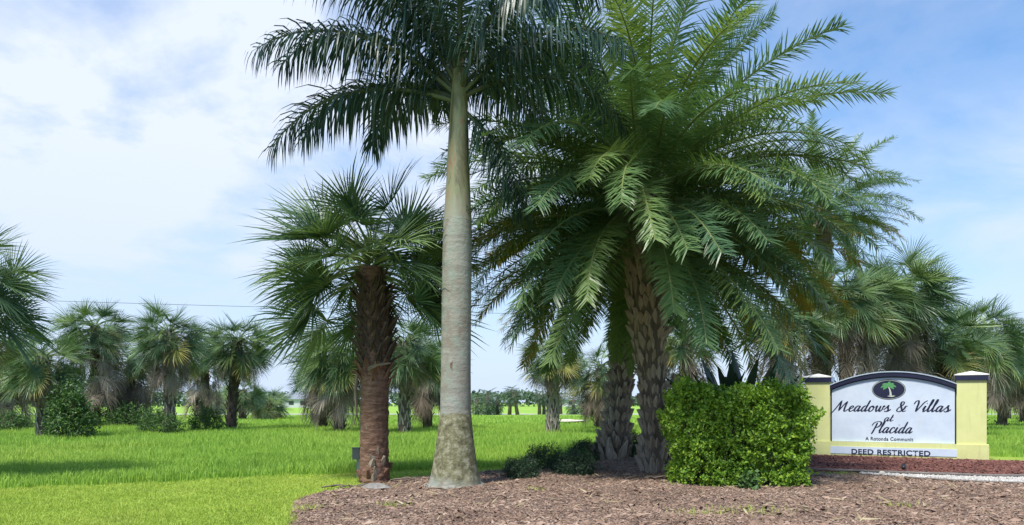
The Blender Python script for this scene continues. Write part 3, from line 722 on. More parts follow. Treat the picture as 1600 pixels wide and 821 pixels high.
# ------------------------------------------------------------------ date palms
DF = {}
rd = random.Random(77)
DELEV = (84, 66, 48, 30, 12, -8, -28)
DDROOP = {84: 24, 66: 40, 48: 56, 30: 66, 12: 62, -8: 46, -28: 30}
for e in DELEV:
    DF[e] = [pinnate('date_frond', rd, rd.uniform(3.9, 4.5), R(e + rd.uniform(-5, 5)), R(DDROOP[e] + rd.uniform(-8, 8)), 150, .56, .025, [M['date'], M['date_rachis']], pet=.14, sweep=(76, 44), vee=(-32, 42), hang=.09, rr=.035, lat=R(rd.uniform(-14, 14))) for v in range(4 if e < 60 else 3)]
DOLD = [pinnate('old_date_frond', rd, rd.uniform(3.5, 4.0), R(e), R(44), 140, .50, .026, [M['date_old'], M['date_rachis']], pet=.14, sweep=(74, 42), vee=(-32, 42), hang=.12, rr=.033, lat=R(rd.uniform(-14, 14))) for e in (-6, -26, 10)]
def date_palm(label, base, top, s, path, rad, nf, nb, seed, old_az=(), lo=-.62, rot0=0.0):
    r = random.Random(seed)
    t = thing('date_palm', label, 'palm tree', (base[0], base[1], 0), 'palms in the mulch bed')
    tk = obj('trunk', trunk_mesh('date_trunk', path, rad, [M['date_core']], 20, .03, 3), t)
    zt = path[-1].z; per = 15
    for i in range(nb):
        row = i // per; k = i % per; rows = nb / per
        z = .02 + (zt - .3) * (row / rows)
        a = (k + .5 * (row % 2)) * 2 * math.pi / per + .10 * row * .6 + r.uniform(-.10, .10); z += r.uniform(-.05, .05)
        _, q = path_at(path, rad, z)
        place_base(tk, r.choice(BOOT_D), path, rad, z, a, R(r.uniform(-2, 14)), max(.78, q / .29) * r.uniform(.85, 1.2), .02, roll=r.uniform(-.2, .2))
    tip = path[-1]
    for i in range(nf):
        u = (i + .5) / nf; sn = .995 + (lo - .995) * u ** .92
        e = math.degrees(math.asin(sn)) + r.uniform(-5, 5); az = rot0 + i * GA + r.uniform(-.18, .18)
        k = min(DELEV, key=lambda q: abs(q - e)); me = r.choice(DF[k])
        dz = math.degrees(az) % 360
        if sn < -.46 and abs((dz - 270 + 180) % 360 - 180) < 48: continue
        if sn < .1 and any(abs((dz - q + 180) % 360 - 180) < 24 for q in old_az): me = r.choice(DOLD)
        obj('frond', me, t, tip + Vector((math.cos(az) * .14, math.sin(az) * .14, .25 - 1.15 * u)), (R(r.uniform(-14, 14)), R(r.uniform(-4, 4)), az), s * r.uniform(.9, 1.06) * (1 if sn > .1 else .95))
    return t, tip
bx, by = G(1025, 745)
dp = [Vector(p) for p in ((.02, 0, -.1), (0, 0, .3), (-.03, 0, 1.0), (-.08, 0, 1.8), (-.14, 0, 2.6), (-.18, 0, 3.4), (-.22, -.05, 4.6), (-.24, -.10, 5.75))]
front_palm, ftip = date_palm('front date palm with knobbly diamond-scaled trunk and huge feathery crown', (bx, by), 5.5, 1.09, dp, [.34, .295, .255, .265, .30, .35, .38, .30], 165, 295, 3, (178, 190, 170, 350, 0, 160, 10, 20), -.62)
bx, by = G(962, 721)
dp = [Vector(p) for p in ((-.05, 0, -.1), (-.02, 0, .35), (.05, 0, 1.1), (.14, 0, 2.2), (.2, 0, 3.2), (.35, 0, 4.5), (.5, 0, 5.9))]
date_palm('shaded date palm trunk standing behind and left of the front date palm', (bx, by), 5.9, .98, dp, [.46, .38, .30, .29, .32, .36, .28], 70, 250, 8, (180, 210), -.25, 1.1)
bx, by = 12.7, 31.5
dp = [Vector(p) for p in ((0, 0, -.1), (0, 0, 1), (0, 0, 3), (.05, 0, 6.0), (.1, 0, 9.6))]
date_palm('date palm at the right rear whose crown shows above the sign-side cabbage palms', (bx, by), 9.6, .82, dp, [.42, .36, .36, .38, .28], 80, 200, 14, (0, 40, 320, 20), -.75, 2.0)

# ------------------------------------------------------------------ cabbage palms of the meadow
def S(px, d, ytop, crown, label, **kw):
    X = (px - 800) / FPX * d; top = CAM_H + (HZ - ytop) / FPX * d
    kw.setdefault('seed', int(px * 7 + d * 13))
    return sabal('cabbage_palm', label, (X, d), top, crown, **kw)
S(-66, 14.5, 435, .92, 'cabbage palm cut by the left picture edge, its big fans near the camera', nf=34, nd=8, boots='dark', r0=.25, group='cabbage palms on the left', yellow=1)
L = 'cabbage palms on the left'
S(68, 31, 560, 1.0, 'leftmost whole cabbage palm, with pale lattice trunk beside a dark green shrub', nf=34, nd=30, boots='pale', skirt=.7, group=L, nb=55, d_scale=.78)
S(12, 42, 560, 1.15, 'dark cabbage palm behind the left-edge fans, half out of view', nf=30, nd=34, boots='mix', skirt=2.6, group=L, nb=50)
S(148, 44, 512, 1.2, 'taller cabbage palm rising behind the leftmost pale-trunked palm', nf=32, nd=36, boots='mix', skirt=3.2, group=L, nb=60, d_scale=1.2)
S(205, 47, 560, 1.1, 'shaggy low cabbage palm between two taller left-hand palms, full of dead fronds', nf=22, nd=40, boots='pale', skirt=2.4, group=L, nb=40, d_scale=1.2, yellow=5)
S(265, 36, 522, 1.05, 'cabbage palm with long grey skirt of dead fronds and pale forked foot', nf=34, nd=44, boots='pale', skirt=1.5, group=L, nb=60, d_scale=.85)
S(320, 46, 560, 1.0, 'cabbage palm tucked behind the slender dark-trunked one on the left', nf=22, nd=26, boots='mix', skirt=2.2, group=L, nb=40)
S(361, 40, 535, 1.12, 'cabbage palm with bare dark trunk at the right end of the left group', nf=36, nd=18, boots='dark', skirt=.4, group=L, nb=70, lean=(.35, 0))
S(379, 62, 612, 1.0, 'small cabbage palm seen past the dark trunk, left of the skirted dwarf', nf=24, nd=12, boots='dark', skirt=.3, group=L, nb=30, r0=.28)
S(420, 66, 626, 1.1, 'dwarf cabbage palm with dead skirt down to the meadow, right of a small palm', nf=26, nd=26, boots='dark', skirt=.8, group=L, nb=20, yellow=6)
Md = 'cabbage palms between the near trunks'
S(530, 36, 552, 1.15, 'bushy cabbage palm skirted to the ground, left behind the reddish trunk', nf=50, nd=24, boots='dark', skirt=1.7, group=Md, nb=50, elev=(1.0, -.85))
S(503, 44, 572, 1.1, 'smaller cabbage palm half hidden at the left of the bushy skirted one', nf=24, nd=34, boots='dark', skirt=1.8, group=Md, nb=30)
S(632, 35, 540, 1.2, 'cabbage palm with pale lattice trunk between the reddish and the grey trunk', nf=36, nd=30, boots='pale', skirt=.7, group=Md, nb=60, d_scale=.75)
S(668, 41, 556, 1.2, 'cabbage palm mostly hidden just left of the smooth grey trunk', nf=26, nd=34, boots='dark', skirt=1.6, group=Md, nb=30)
S(864, 34.6, 553, .88, 'slender cabbage palm with pale basketwork trunk standing alone in the meadow', nf=30, nd=16, boots='mix', skirt=.25, group=Md, nb=110, r0=.25, yellow=6)
S(938, 40, 575, 1.0, 'cabbage palm with dark dead skirt left of the rear date palm trunk', nf=24, nd=36, boots='dark', skirt=1.5, group=Md, nb=40, yellow=4)
S(1072, 30, 520, .95, 'cabbage palm with yellowed fans glimpsed between date palm and hedge', nf=24, nd=26, boots='pale', skirt=1.4, group=Md, nb=50, yellow=10)
Rr_ = 'cabbage palms behind the sign'
S(1228, 27, 500, 1.0, 'yellow-green cabbage palm behind the hedge, left of the sign', nf=28, nd=26, boots='dark', skirt=1.2, group=Rr_, nb=60, yellow=9)
S(1400, 30, 452, 1.25, 'big cabbage palm rising straight behind the sign arch', nf=50, nd=44, boots='dark', skirt=2.2, group=Rr_, nb=60, yellow=1)
S(1322, 28, 455, 1.15, 'lower cabbage palm behind the left sign pillar, beneath the date fronds', nf=34, nd=36, boots='dark', skirt=1.8, group=Rr_, nb=40, yellow=2)
S(1468, 31, 532, 1.15, 'yellowish cabbage palm behind the right sign pillar', nf=26, nd=38, boots='dark', skirt=1.6, group=Rr_, nb=40, yellow=9)
S(1530, 38, 520, 1.3, 'bright green cabbage palm right of the sign with a dark trunk', nf=38, nd=30, boots='dark', skirt=1.2, group=Rr_, nb=60)
S(1566, 45, 556, 1.4, 'shaggy cabbage palm just right of the bright green one', nf=22, nd=30, boots='dark', skirt=1.2, group=Rr_, nb=30, yellow=5)
S(1600, 52, 572, 1.5, 'cabbage palm at the right picture edge with two bare trunks beside it', nf=26, nd=26, boots='dark', skirt=1.0, group=Rr_, nb=30, yellow=6)
S(1575, 66, 596, 1.3, 'distant slim cabbage palm seen under the right-hand crowns', nf=24, nd=20, boots=None, skirt=.6, group=Rr_, r0=.22)

# far palms: trunk and crown only
def far_palm(px, d, ytop, s, label, lean=0.0, bushy=False, seed=0):
    r = random.Random(seed + int(px)); X = (px - 800) / FPX * d; top = CAM_H + (HZ - ytop) / FPX * d
    t = thing('far_cabbage_palm', label, 'palm tree', (X, d, 0), 'far palms along the meadow edge')
    mb = MB(); mb.tube([(0, 0, -.1), (lean * .5, 0, top * .5), (lean, 0, top)], [.26, .2, .22], 8); obj('trunk', mb.mesh('far_trunk', [M['far_trunk']], True), t)
    mb = MB(); nf = 44 if bushy else 34
    for i in range(nf):
        u = (i + .5) / nf; e = math.asin(1.0 - (1.85 if bushy else 1.6) * u)
        fan(mb, r, .8 * s, .95 * s, e, R(50), 14, sag=.7, fold=.3, origin=Vector((lean, 0, top + (.1 - (1.5 if bushy else .5) * u) * s)), az=i * GA, jag=.2)
    obj('crown', mb.mesh('far_crown', [M['far_leaf'], M['far_trunk']]), t)
far_palm(745, 92, 626, 0.74, 'far bushy palm touching the grey trunk from the right', bushy=True)
far_palm(762, 96, 620, 0.98, 'far bushy palm, middle and tallest of the clump beside the grey trunk', bushy=True)
far_palm(777, 98, 628, 0.70, 'far bushy palm at the right end of the clump beside the grey trunk', bushy=True)
far_palm(796, 96, 612, 0.71, 'left one of the far twin palms with bare trunks', lean=.2)
far_palm(809, 95, 616, 0.68, 'right one of the far twin palms with bare trunks', lean=-.5)
far_palm(843, 97, 618, 0.71, 'far palm just left of the basketwork trunk')
far_palm(850, 99, 623, 0.56, 'short far palm peeping out left of the basketwork trunk')
far_palm(876, 102, 621, 0.62, 'far palm just right of the basketwork trunk')
far_palm(896, 100, 625, 0.86, 'far palm between basketwork trunk and rear date palm', bushy=True)
far_palm(914, 97, 627, 0.78, 'far palm at the foot of the dark dead skirt', bushy=True)
far_palm(330, 110, 626, 1.01, 'far round-headed palm left of the bare dark trunk', bushy=True)
far_palm(345, 105, 620, 0.94, 'far yellowish palm touching the bare dark trunk', bushy=True)

# ------------------------------------------------------------------ leaves scattered in a volume
def leaf_cloud(name, C, N_, size, mat, aspect=.5, jitter=.7):
    n = len(C); nrm = N_ + rng.normal(0, jitter, (n, 3)); nrm /= np.linalg.norm(nrm, axis=1)[:, None] + 1e-9
    a = rng.normal(0, 1, (n, 3)); d = np.cross(nrm, a); d /= np.linalg.norm(d, axis=1)[:, None] + 1e-9; s = np.cross(nrm, d)
    L = size[:, None]; v = np.stack([C - d * L * .5, C + s * L * aspect * .5 + nrm * L * .12, C + d * L * .5, C - s * L * aspect * .5 + nrm * L * .12], 1)
    i = np.arange(n)[:, None] * 4
    return mesh_np(name, v.reshape(-1, 3), [i + np.array([0, 1, 2]), i + np.array([0, 2, 3])], [mat], [0, 0], attrs={'rnd': np.repeat(rng.uniform(0, 1, n), 4)})
def stems(name, pts_from, pts_to, r0, mat):
    mb = MB()
    for a, b in zip(pts_from, pts_to):
        a = Vector(a); b = Vector(b); md = a.lerp(b, .5) + Vector((random.uniform(-.05, .05), random.uniform(-.05, .05), 0)); mb.tube([a, md, b], [r0, r0 * .7, r0 * .3], 5)
    return mb.mesh(name, [mat])

# hedge: clipped block with sprigs
hx, hy = G(1160, 770); HW, HD, HH = 2.36, 1.4, 1.72
hed = thing('hedge', 'bright green clipped hedge block left of the sign', 'hedge', (hx + .1, hy + HD / 2, .04), None, R(-6))
ns = 1750
face = rng.choice(5, ns, p=[.40, .12, .12, .12, .24]); u, v = rng.uniform(-1, 1, ns), rng.uniform(-1, 1, ns)
C = np.zeros((ns, 3)); Nn = np.zeros((ns, 3))
for f, (ax, sg) in enumerate(((1, -1), (1, 1), (0, -1), (0, 1), (2, 1))):
    k = face == f
    o1, o2 = [q for q in (0, 1, 2) if q != ax]
    C[k, ax] = sg; C[k, o1] = u[k]; C[k, o2] = v[k]; Nn[k, ax] = sg
pw = 9   # rounded box
ln = (np.abs(C) ** pw).sum(1) ** (1 / pw); C = C / ln[:, None]
lump = .985 + .045 * np.sin(C[:, 0] * 6 + C[:, 2] * 5) + .04 * np.sin(C[:, 2] * 11 - C[:, 0] * 4.3 + 1) + .03 * np.sin(C[:, 0] * 17 + 2 * np.sin(C[:, 2] * 9)) + rng.normal(0, .03, ns)
narrow = 1 - .10 * np.clip(-C[:, 2], 0, 1)
C = np.column_stack([C[:, 0] * HW / 2 * lump * narrow, C[:, 1] * HD / 2 * lump * narrow, HH / 2 + C[:, 2] * HH / 2 * lump - .0])
C[:, 2] = np.maximum(C[:, 2] + .07 * np.sin(C[:, 0] * 4), .06)
fld = np.sin(C[:, 0] * 7.3 + 2 * np.sin(C[:, 2] * 4.1)) + np.sin(C[:, 2] * 8.9 + 2 * np.sin(C[:, 0] * 3.7 + 1)) + .5 * np.sin(C[:, 1] * 9)
C -= Nn * (np.clip(-fld - .5, 0, 1) * .13)[:, None]
sh = (Nn[:, 2] > .5) & (rng.uniform(0, 1, ns) < .12); C[sh, 2] += rng.uniform(.03, .12, sh.sum())
per = 16     # each sprig carries a tuft of leaves
sd3 = Nn + rng.normal(0, .45, (ns, 3)) + np.array([0, 0, .45]); sd3 /= np.linalg.norm(sd3, axis=1)[:, None]
t = rng.uniform(-.16, .07, (ns, per, 1)); CC = C[:, None, :] + sd3[:, None, :] * t + rng.normal(0, .028, (ns, per, 3)); NN = np.repeat(sd3[:, None, :], per, 1)
CC = CC.reshape(-1, 3); NN = NN.reshape(-1, 3); k = CC[:, 2] > .03
obj('leaves', leaf_cloud('hedge_leaves', CC[k], NN[k] * .6, rng.uniform(.035, .095, k.sum()), M['hedge'], .55, .8), hed)['kind'] = 'stuff'
ni = 5000; C2 = np.column_stack([rng.uniform(-.46, .46, ni) * HW, rng.uniform(-.42, .42, ni) * HD, rng.uniform(.08, .93, ni) * HH])
obj('leaves', leaf_cloud('hedge_inner_leaves', C2, rng.normal(0, 1, (ni, 3)), rng.uniform(.05, .09, ni), M['hedge'], .6, 1), hed)['kind'] = 'stuff'
A_ = [(rng.uniform(-.4, .4) * HW, rng.uniform(-.35, .35) * HD, -.05) for _ in range(60)]
B_ = [(a[0] + rng.uniform(-.3, .3), a[1] + rng.uniform(-.2, .2), rng.uniform(.6, .9) * HH) for a in A_]
obj('stems', stems('hedge_stems', A_, B_, .02, M['twig']), hed)

def bush(name, label, base, w_, d_, h_, n, mat, lsize, cat='shrub', group=None, aspect=.35, z0=.05, up=.5):
    t = thing(name, label, cat, (base[0], base[1], z0), group)
    k = n // 9; a = rng.uniform(0, 2 * math.pi, k); cz = rng.uniform(-.25, 1, k); rad = np.sqrt(np.clip(1 - np.clip(cz, 0, 1) ** 2, 0.02, 1))
    q = rng.uniform(.62, 1.05, k) * (1 + .13 * np.sin(3 * a + cz * 4))
    C = np.column_stack([np.cos(a) * rad * q * w_ / 2, np.sin(a) * rad * q * d_ / 2, np.maximum(.02, h_ * (.22 + .78 * cz * q))])
    dr = np.column_stack([np.cos(a) * rad, np.sin(a) * rad, cz + up]); dr /= np.linalg.norm(dr, axis=1)[:, None]
    t_ = rng.uniform(-.8, .6, (k, 9, 1)) * min(w_, h_) * .16
    CC = (C[:, None] + dr[:, None] * t_ + rng.normal(0, lsize * .5, (k, 9, 3))).reshape(-1, 3); CC[:, 2] = np.maximum(CC[:, 2], .01)
    obj('leaves', leaf_cloud(name + '_leaves', CC, np.repeat(dr, 9, 0) * .4, rng.uniform(.6, 1.3, len(CC)) * lsize, M[mat], aspect, 1.0), t)['kind'] = 'stuff'
    A_ = [(rng.uniform(-.15, .15) * w_, rng.uniform(-.15, .15) * d_, -.05) for _ in range(14)]
    B_ = [(rng.uniform(-.38, .38) * w_, rng.uniform(-.38, .38) * d_, rng.uniform(.4, .8) * h_) for _ in A_]
    obj('stems', stems(name + '_stems', A_, B_, .012, M['twig']), t)
    return t
g = 'low dark shrubs in the mulch'
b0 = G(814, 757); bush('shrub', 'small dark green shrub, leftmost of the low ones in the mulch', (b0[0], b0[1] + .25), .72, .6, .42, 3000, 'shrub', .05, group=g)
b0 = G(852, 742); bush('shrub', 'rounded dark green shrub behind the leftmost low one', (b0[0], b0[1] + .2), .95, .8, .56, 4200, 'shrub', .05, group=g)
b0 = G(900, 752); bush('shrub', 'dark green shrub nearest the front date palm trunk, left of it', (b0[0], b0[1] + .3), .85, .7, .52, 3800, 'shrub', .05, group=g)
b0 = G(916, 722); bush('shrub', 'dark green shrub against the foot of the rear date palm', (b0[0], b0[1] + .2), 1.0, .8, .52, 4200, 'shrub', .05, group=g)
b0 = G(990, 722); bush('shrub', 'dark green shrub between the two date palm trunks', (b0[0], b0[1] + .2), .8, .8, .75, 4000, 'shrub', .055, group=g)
u_ = 'undergrowth below the left palms'
b0 = (-17.4, 30.2); bush('undergrowth_shrub', 'dark green leafy shrub right beside the leftmost pale trunk', b0, 1.7, 1.6, 2.3, 5200, 'weed', .13, group=u_, z0=0, aspect=.5)
bush('undergrowth_shrub', 'low leafy undergrowth at the foot of the grey-skirted palm', (-16.0, 35.0), 2.2, 1.5, 1.1, 2600, 'weed', .12, group=u_, z0=0)
bush('undergrowth_shrub', 'upright green weeds left of the bare dark trunk', (-15.3, 38.5), 1.8, 1.2, 1.35, 2600, 'weed', .12, group=u_, z0=0, up=1.2)
bush('undergrowth_shrub', 'low dark bush at the far left below the half hidden palm', (-24.2, 37), 2.0, 1.5, 1.1, 2600, 'weed', .13, group=u_, z0=0)
bush('undergrowth_shrub', 'spreading dark bush behind the pale forked foot', (-22.5, 44), 6.0, 2.2, 1.5, 5200, 'weed', .15, group=u_, z0=0)
b0 = G(1168, 772); bush('weed', 'broad-leaved weed sprouting at the foot of the hedge', (b0[0], b0[1] - .02), .34, .26, .30, 220, 'weed', .10, 'weed', aspect=.85)

# bird-of-paradise plant behind the hedge
bx, by = (1132 - 800) / FPX * 15.6, 15.6
bp = thing('paddle_leaf_plant', 'dark paddle-leaved plant sticking up behind the hedge', 'plant', (bx, by, .05))
rp = random.Random(4)
for i in range(34):
    az = i * GA; el = R(rp.uniform(58, 86)); L1 = rp.uniform(1.25, 1.6); L2 = rp.uniform(.8, 1.1); mb = MB()
    P, T = rachis_pts(L1 + L2, el, R(rp.uniform(18, 50)), 10, 2.0); mb.tube(P[:6], [.025, .022, .02, .018, .016, .014], 5, 1)
    vs_ = []; 
    for k in range(5, 11):
        u = (k - 5) / 5; wv = .115 * math.sin(math.pi * min(.98, u * .85 + .12)) ** .8; sd_ = Vector((0, 1, 0)); up_ = T[min(k, 10)].cross(sd_) * -1
        vs_ += [P[k] + sd_ * wv + up_ * wv * .35, P[k], P[k] - sd_ * wv + up_ * wv * .35]
    fs = [f for k in range(5) for f in ((3 * k, 3 * k + 1, 3 * k + 4, 3 * k + 3), (3 * k + 1, 3 * k + 2, 3 * k + 5, 3 * k + 4))]
    mb.add(vs_, fs, 0); obj('leaf', mb.mesh('paddle', [M['paddle'], M['petiole']], True), bp, (rp.uniform(-.5, .55), rp.uniform(-.2, .2), 0), (0, 0, az))

# ------------------------------------------------------------------ entrance sign
rz = math.atan2(SA.y, SA.x)
sign = thing('entrance_sign', 'pale yellow masonry entrance sign with navy arch, white panel and two capped pillars', 'sign', (SO.x, SO.y, 0), None, rz)
# local frame: x along from the left front corner, -y towards the viewer, z up
def sgn(px, py, off=0.0):
    """photo pixel to (x, z) on the sign's front plane"""
    d = Vector(((px - 800) / FPX, 1, (HZ - py) / FPX)); o = Vector((0, 0, CAM_H)); q = SO + SN * off
    t = (q - o).dot(SN) / d.dot(SN); p = o + d * t - q
    return p.dot(SA), p.z
xL0, xR1 = 0.0, SW
x1 = sgn(1297, 640)[0]; x2 = sgn(1495, 640)[0]
zcapL = sgn(1275, 600)[1]; zcapR = sgn(1518, 592)[1]; zcap = (zcapL + zcapR) / 2
zpl = sgn(1520, 695)[1]
def part(name, fn, mats, parent=sign, smooth=False, loc=(0, 0, 0)):
    mb = MB(); fn(mb); return obj(name, mb.mesh(name, mats, smooth), parent, loc)
part('plinth', lambda b: b.box(-.05, SW + .05, -.07, .5, -.2, zpl), [M['stucco']])
for a, b_ in ((0, x1), (x2, SW)):
    pl = part('pillar', lambda b: b.box(a, b_, -.03, .45, zpl - .02, zcap), [M['stucco']])
    cb = part('cap_band', lambda b: b.box(a - .045, b_ + .045, -.075, .495, zcap, zcap + .13), [M['navy']], pl)
    def pyr(b):
        h0, h1 = zcap + .13, zcap + .245; xa, xb, ya, yb = a - .055, b_ + .055, -.085, .505
        b.box(xa, xb, ya, yb, h0, h0 + .025); cx, cy = (xa + xb) / 2, (ya + yb) / 2
        b.add([(xa, ya, h0 + .025), (xb, ya, h0 + .025), (xb, yb, h0 + .025), (xa, yb, h0 + .025), (cx, cy, h1)], [(0, 1, 4), (1, 2, 4), (2, 3, 4), (3, 0, 4)])
    part('cap_top', pyr, [M['cap']], pl)
    part('cap_lit_side', lambda b: b.box(b_ + .046, b_ + .052, -.07, .49, zcap + .01, zcap + .125), [M['capside']], pl)  # light on the navy band's right face, painted as a thin pale strip
# arched wall between the pillars
zs = (sgn(1298, 603)[1] + sgn(1494, 601)[1]) / 2; za = sgn(1393, 582)[1]
def arch(z_side, z_apex, xa, xb, x):
    h = z_apex - z_side; c = (xb - xa) / 2; rr = (c * c + h * h) / (2 * h); q = x - (xa + xb) / 2
    return z_apex - rr + math.sqrt(max(0, rr * rr - q * q))
NA = 40; ax_ = [x1 + (x2 - x1) * i / NA for i in range(NA + 1)]
def slab(b, lo, hi, ya, yb, xs_=None, m=0):
    xs_ = xs_ or ax_; o = []
    for x in xs_: o += [(x, ya, lo(x)), (x, ya, hi(x)), (x, yb, hi(x)), (x, yb, lo(x))]
    fs = [(4 * i + k, 4 * i + 4 + k, 4 * i + 4 + (k + 1) % 4, 4 * i + (k + 1) % 4) for i in range(len(xs_) - 1) for k in range(4)]
    e = 4 * (len(xs_) - 1); fs += [(0, 1, 2, 3), (e + 3, e + 2, e + 1, e)]; b.add(o, fs, m)
top = lambda x: arch(zs, za, x1, x2, x)
band = .112
part('arch_wall', lambda b: slab(b, lambda x: zpl - .01, lambda x: top(x) - band + .002, .06, .36), [M['stucco']])
part('arch_band', lambda b: slab(b, lambda x: top(x) - band, lambda x: top(x), -.05, .42), [M['navy']])
part('arch_coping', lambda b: slab(b, lambda x: top(x) + .0005, lambda x: top(x) + .028, -.07, .44), [M['capside']])
pb = sgn(1393, 692.5)[1]
pxs = [x1 + .012 + (x2 - x1 - .024) * i / NA for i in range(NA + 1)]
part('panel_frame', lambda b: slab(b, lambda x: pb - .02, lambda x: top(x) - band - .002, .03, .062, pxs), [M['navy']])
ins_ = [x1 + .045 + (x2 - x1 - .09) * i / NA for i in range(NA + 1)]
pan = part('panel', lambda b: slab(b, lambda x: pb + .015, lambda x: top(x) - band - .03, .018, .033, ins_), [M['panel']])
FY = .014     # print sits just proud of the panel
ox, oz = sgn(1388.5, 609); orx = (sgn(1415, 609)[0] - sgn(1362, 609)[0]) / 2; orz = (sgn(1389, 593.5)[1] - sgn(1389, 625)[1]) / 2
def disc(b, rx, rz_, y, m=0):
    v = [(ox + math.cos(a) * rx, y, oz + math.sin(a) * rz_) for a in [2 * math.pi * k / 48 for k in range(48)]]; b.add(v, [tuple(range(48))], m)
def emblem(b):
    disc(b, orx, orz, FY, 0); disc(b, orx * .965, orz * .94, FY - .002, 1); disc(b, orx * .94, orz * .90, FY - .004, 0)
    s = orz; y = FY - .006
    def pt(u, v): return (ox + u * s, y, oz + v * s)
    # palm motif: curved stem, ground, arching leaves
    st = [(.18, -.62, .10), (.17, -.3, .075), (.10, .0, .06), (-.02, .3, .05)]
    v = []
    for (u, q, w_) in st: v += [pt(u - w_, q), pt(u + w_, q)]
    b.add(v, [(2 * i, 2 * i + 1, 2 * i + 3, 2 * i + 2) for i in range(3)], 3)
    b.add([pt(-.15, -.66), pt(.15, -.58), pt(.62, -.62), pt(.3, -.74)], [(0, 1, 2, 3)], 3)
    y = FY - .008
    for (a0, L_, dr) in ((20, .75, 70), (55, .62, 80), (95, .55, 60), (130, .66, -80), (165, .78, -70), (-10, .6, 55), (195, .62, -55), (75, .5, 90), (112, .5, -90)):
        P_ = [(-.02, .32)]; a = R(a0)
        for k in range(5): P_.append((P_[-1][0] + math.cos(a) * L_ / 5, P_[-1][1] + math.sin(a) * L_ / 5)); a -= R(dr / 5)
        v = []
        for k, (u, q) in enumerate(P_):
            n_ = (P_[min(k + 1, 5)][0] - P_[max(k - 1, 0)][0], P_[min(k + 1, 5)][1] - P_[max(k - 1, 0)][1]); l_ = math.hypot(*n_)
            w_ = (.03, .10, .12, .11, .07, .005)[k]; v += [pt(u - n_[1] / l_ * w_, q + n_[0] / l_ * w_), pt(u + n_[1] / l_ * w_, q - n_[0] / l_ * w_)]
        b.add(v, [(2 * i, 2 * i + 1, 2 * i + 3, 2 * i + 2) for i in range(5)], 2); y -= .0003
part('emblem', emblem, [M['navy'], M['emb_pale'], M['emb_green'], M['emb_pale']])['label'] = 'oval navy emblem with a green palm'
# brush-script lettering from pen strokes
GL = {
 'M': (2.0, [[(-.75, -.55), (-.35, -.25), (.0, .5), (.42, 1.75), (.5, 1.8)], [(.48, 1.8), (.55, 1.0), (.62, .1)], [(.62, .1), (1.0, 1.1), (1.4, 1.8)], [(1.4, 1.8), (1.36, 1.0), (1.4, .2), (1.6, .02), (1.95, .4)]]),
 'e': (.86, [[(-.05, .35), (.35, .5), (.62, .78), (.48, 1.0), (.24, .85), (.12, .45), (.3, .04), (.58, .08), (.9, .4)]]),
 'a': (1.06, [[(.72, .82), (.48, 1.0), (.18, .75), (.08, .28), (.26, .02), (.5, .25), (.74, .95)], [(.76, 1.0), (.66, .35), (.76, .02), (1.1, .38)]]),
 'd': (1.08, [[(.72, .82), (.48, 1.0), (.18, .75), (.08, .28), (.26, .02), (.5, .25), (.74, .95)], [(.84, 2.0), (.74, 1.2), (.66, .35), (.76, .02), (1.12, .38)]]),
 'o': (.98, [[(.45, 1.0), (.17, .78), (.1, .3), (.34, .0), (.64, .28), (.68, .74), (.45, 1.0), (.58, .78), (1.0, .82)]]),
 'w': (1.32, [[(.0, .82), (.14, 1.0), (.14, .42), (.3, .02), (.52, .3), (.66, 1.0)], [(.66, 1.0), (.64, .4), (.78, .02), (1.04, .35), (1.08, 1.0), (1.3, .82)]]),
 's': (.95, [[(-.05, .3), (.28, .75), (.42, 1.1), (.44, .75), (.62, .32), (.42, .0), (.1, .12)], [(.45, .02), (.7, .08), (1.0, .42)]]),
 'i': (.60, [[(-.03, .35), (.2, 1.0), (.15, .35), (.27, .02), (.62, .4)], [(.25, 1.38), (.31, 1.46)]]),
 'l': (.62, [[(-.03, .35), (.32, 1.3), (.4, 1.95), (.27, 2.0), (.17, 1.0), (.16, .25), (.3, .02), (.64, .4)]]),
 't': (.74, [[(-.03, .35), (.26, 1.0), (.34, 1.7), (.22, .6), (.28, .06), (.44, .03), (.78, .4)], [(.02, 1.02), (.62, 1.1)]]),
 'c': (.84, [[(.66, .78), (.5, 1.0), (.22, .82), (.1, .38), (.28, .02), (.54, .08), (.88, .42)]]),
 'V': (1.35, [[(-.15, 1.3), (-.05, 1.75), (.25, 1.9), (.42, 1.5), (.45, .7), (.5, .0)], [(.5, .0), (.85, .8), (1.2, 1.6), (1.55, 1.9)]]),
 '&': (1.7, [[(1.5, .95), (1.25, .9), (1.1, .4), (.6, .0), (.2, .2), (.3, .65), (.75, 1.15), (.8, 1.6), (.5, 1.7), (.42, 1.3), (.75, .6), (1.15, .05), (1.5, .2)]]),
 'P': (1.30, [[(.55, 1.8), (.5, 1.0), (.36, .0), (.2, -.15)], [(-.15, 1.25), (.05, 1.75), (.6, 2.0), (1.12, 1.85), (1.15, 1.35), (.8, .98), (.45, 1.0)]]),
 ' ': (.75, [])}
def spline(P_, k=7):
    P_ = [np.array(p, float) for p in P_]; out = []; n = len(P_)
    for i in range(n - 1):
        p0 = P_[max(i - 1, 0)]; p1 = P_[i]; p2 = P_[i + 1]; p3 = P_[min(i + 2, n - 1)]
        for q in range(k):
            t = q / k; out.append(.5 * (2 * p1 + (p2 - p0) * t + (2 * p0 - 5 * p1 + 4 * p2 - p3) * t * t + (3 * p1 - p0 - 3 * p2 + p3) * t ** 3))
    out.append(P_[-1]); return out
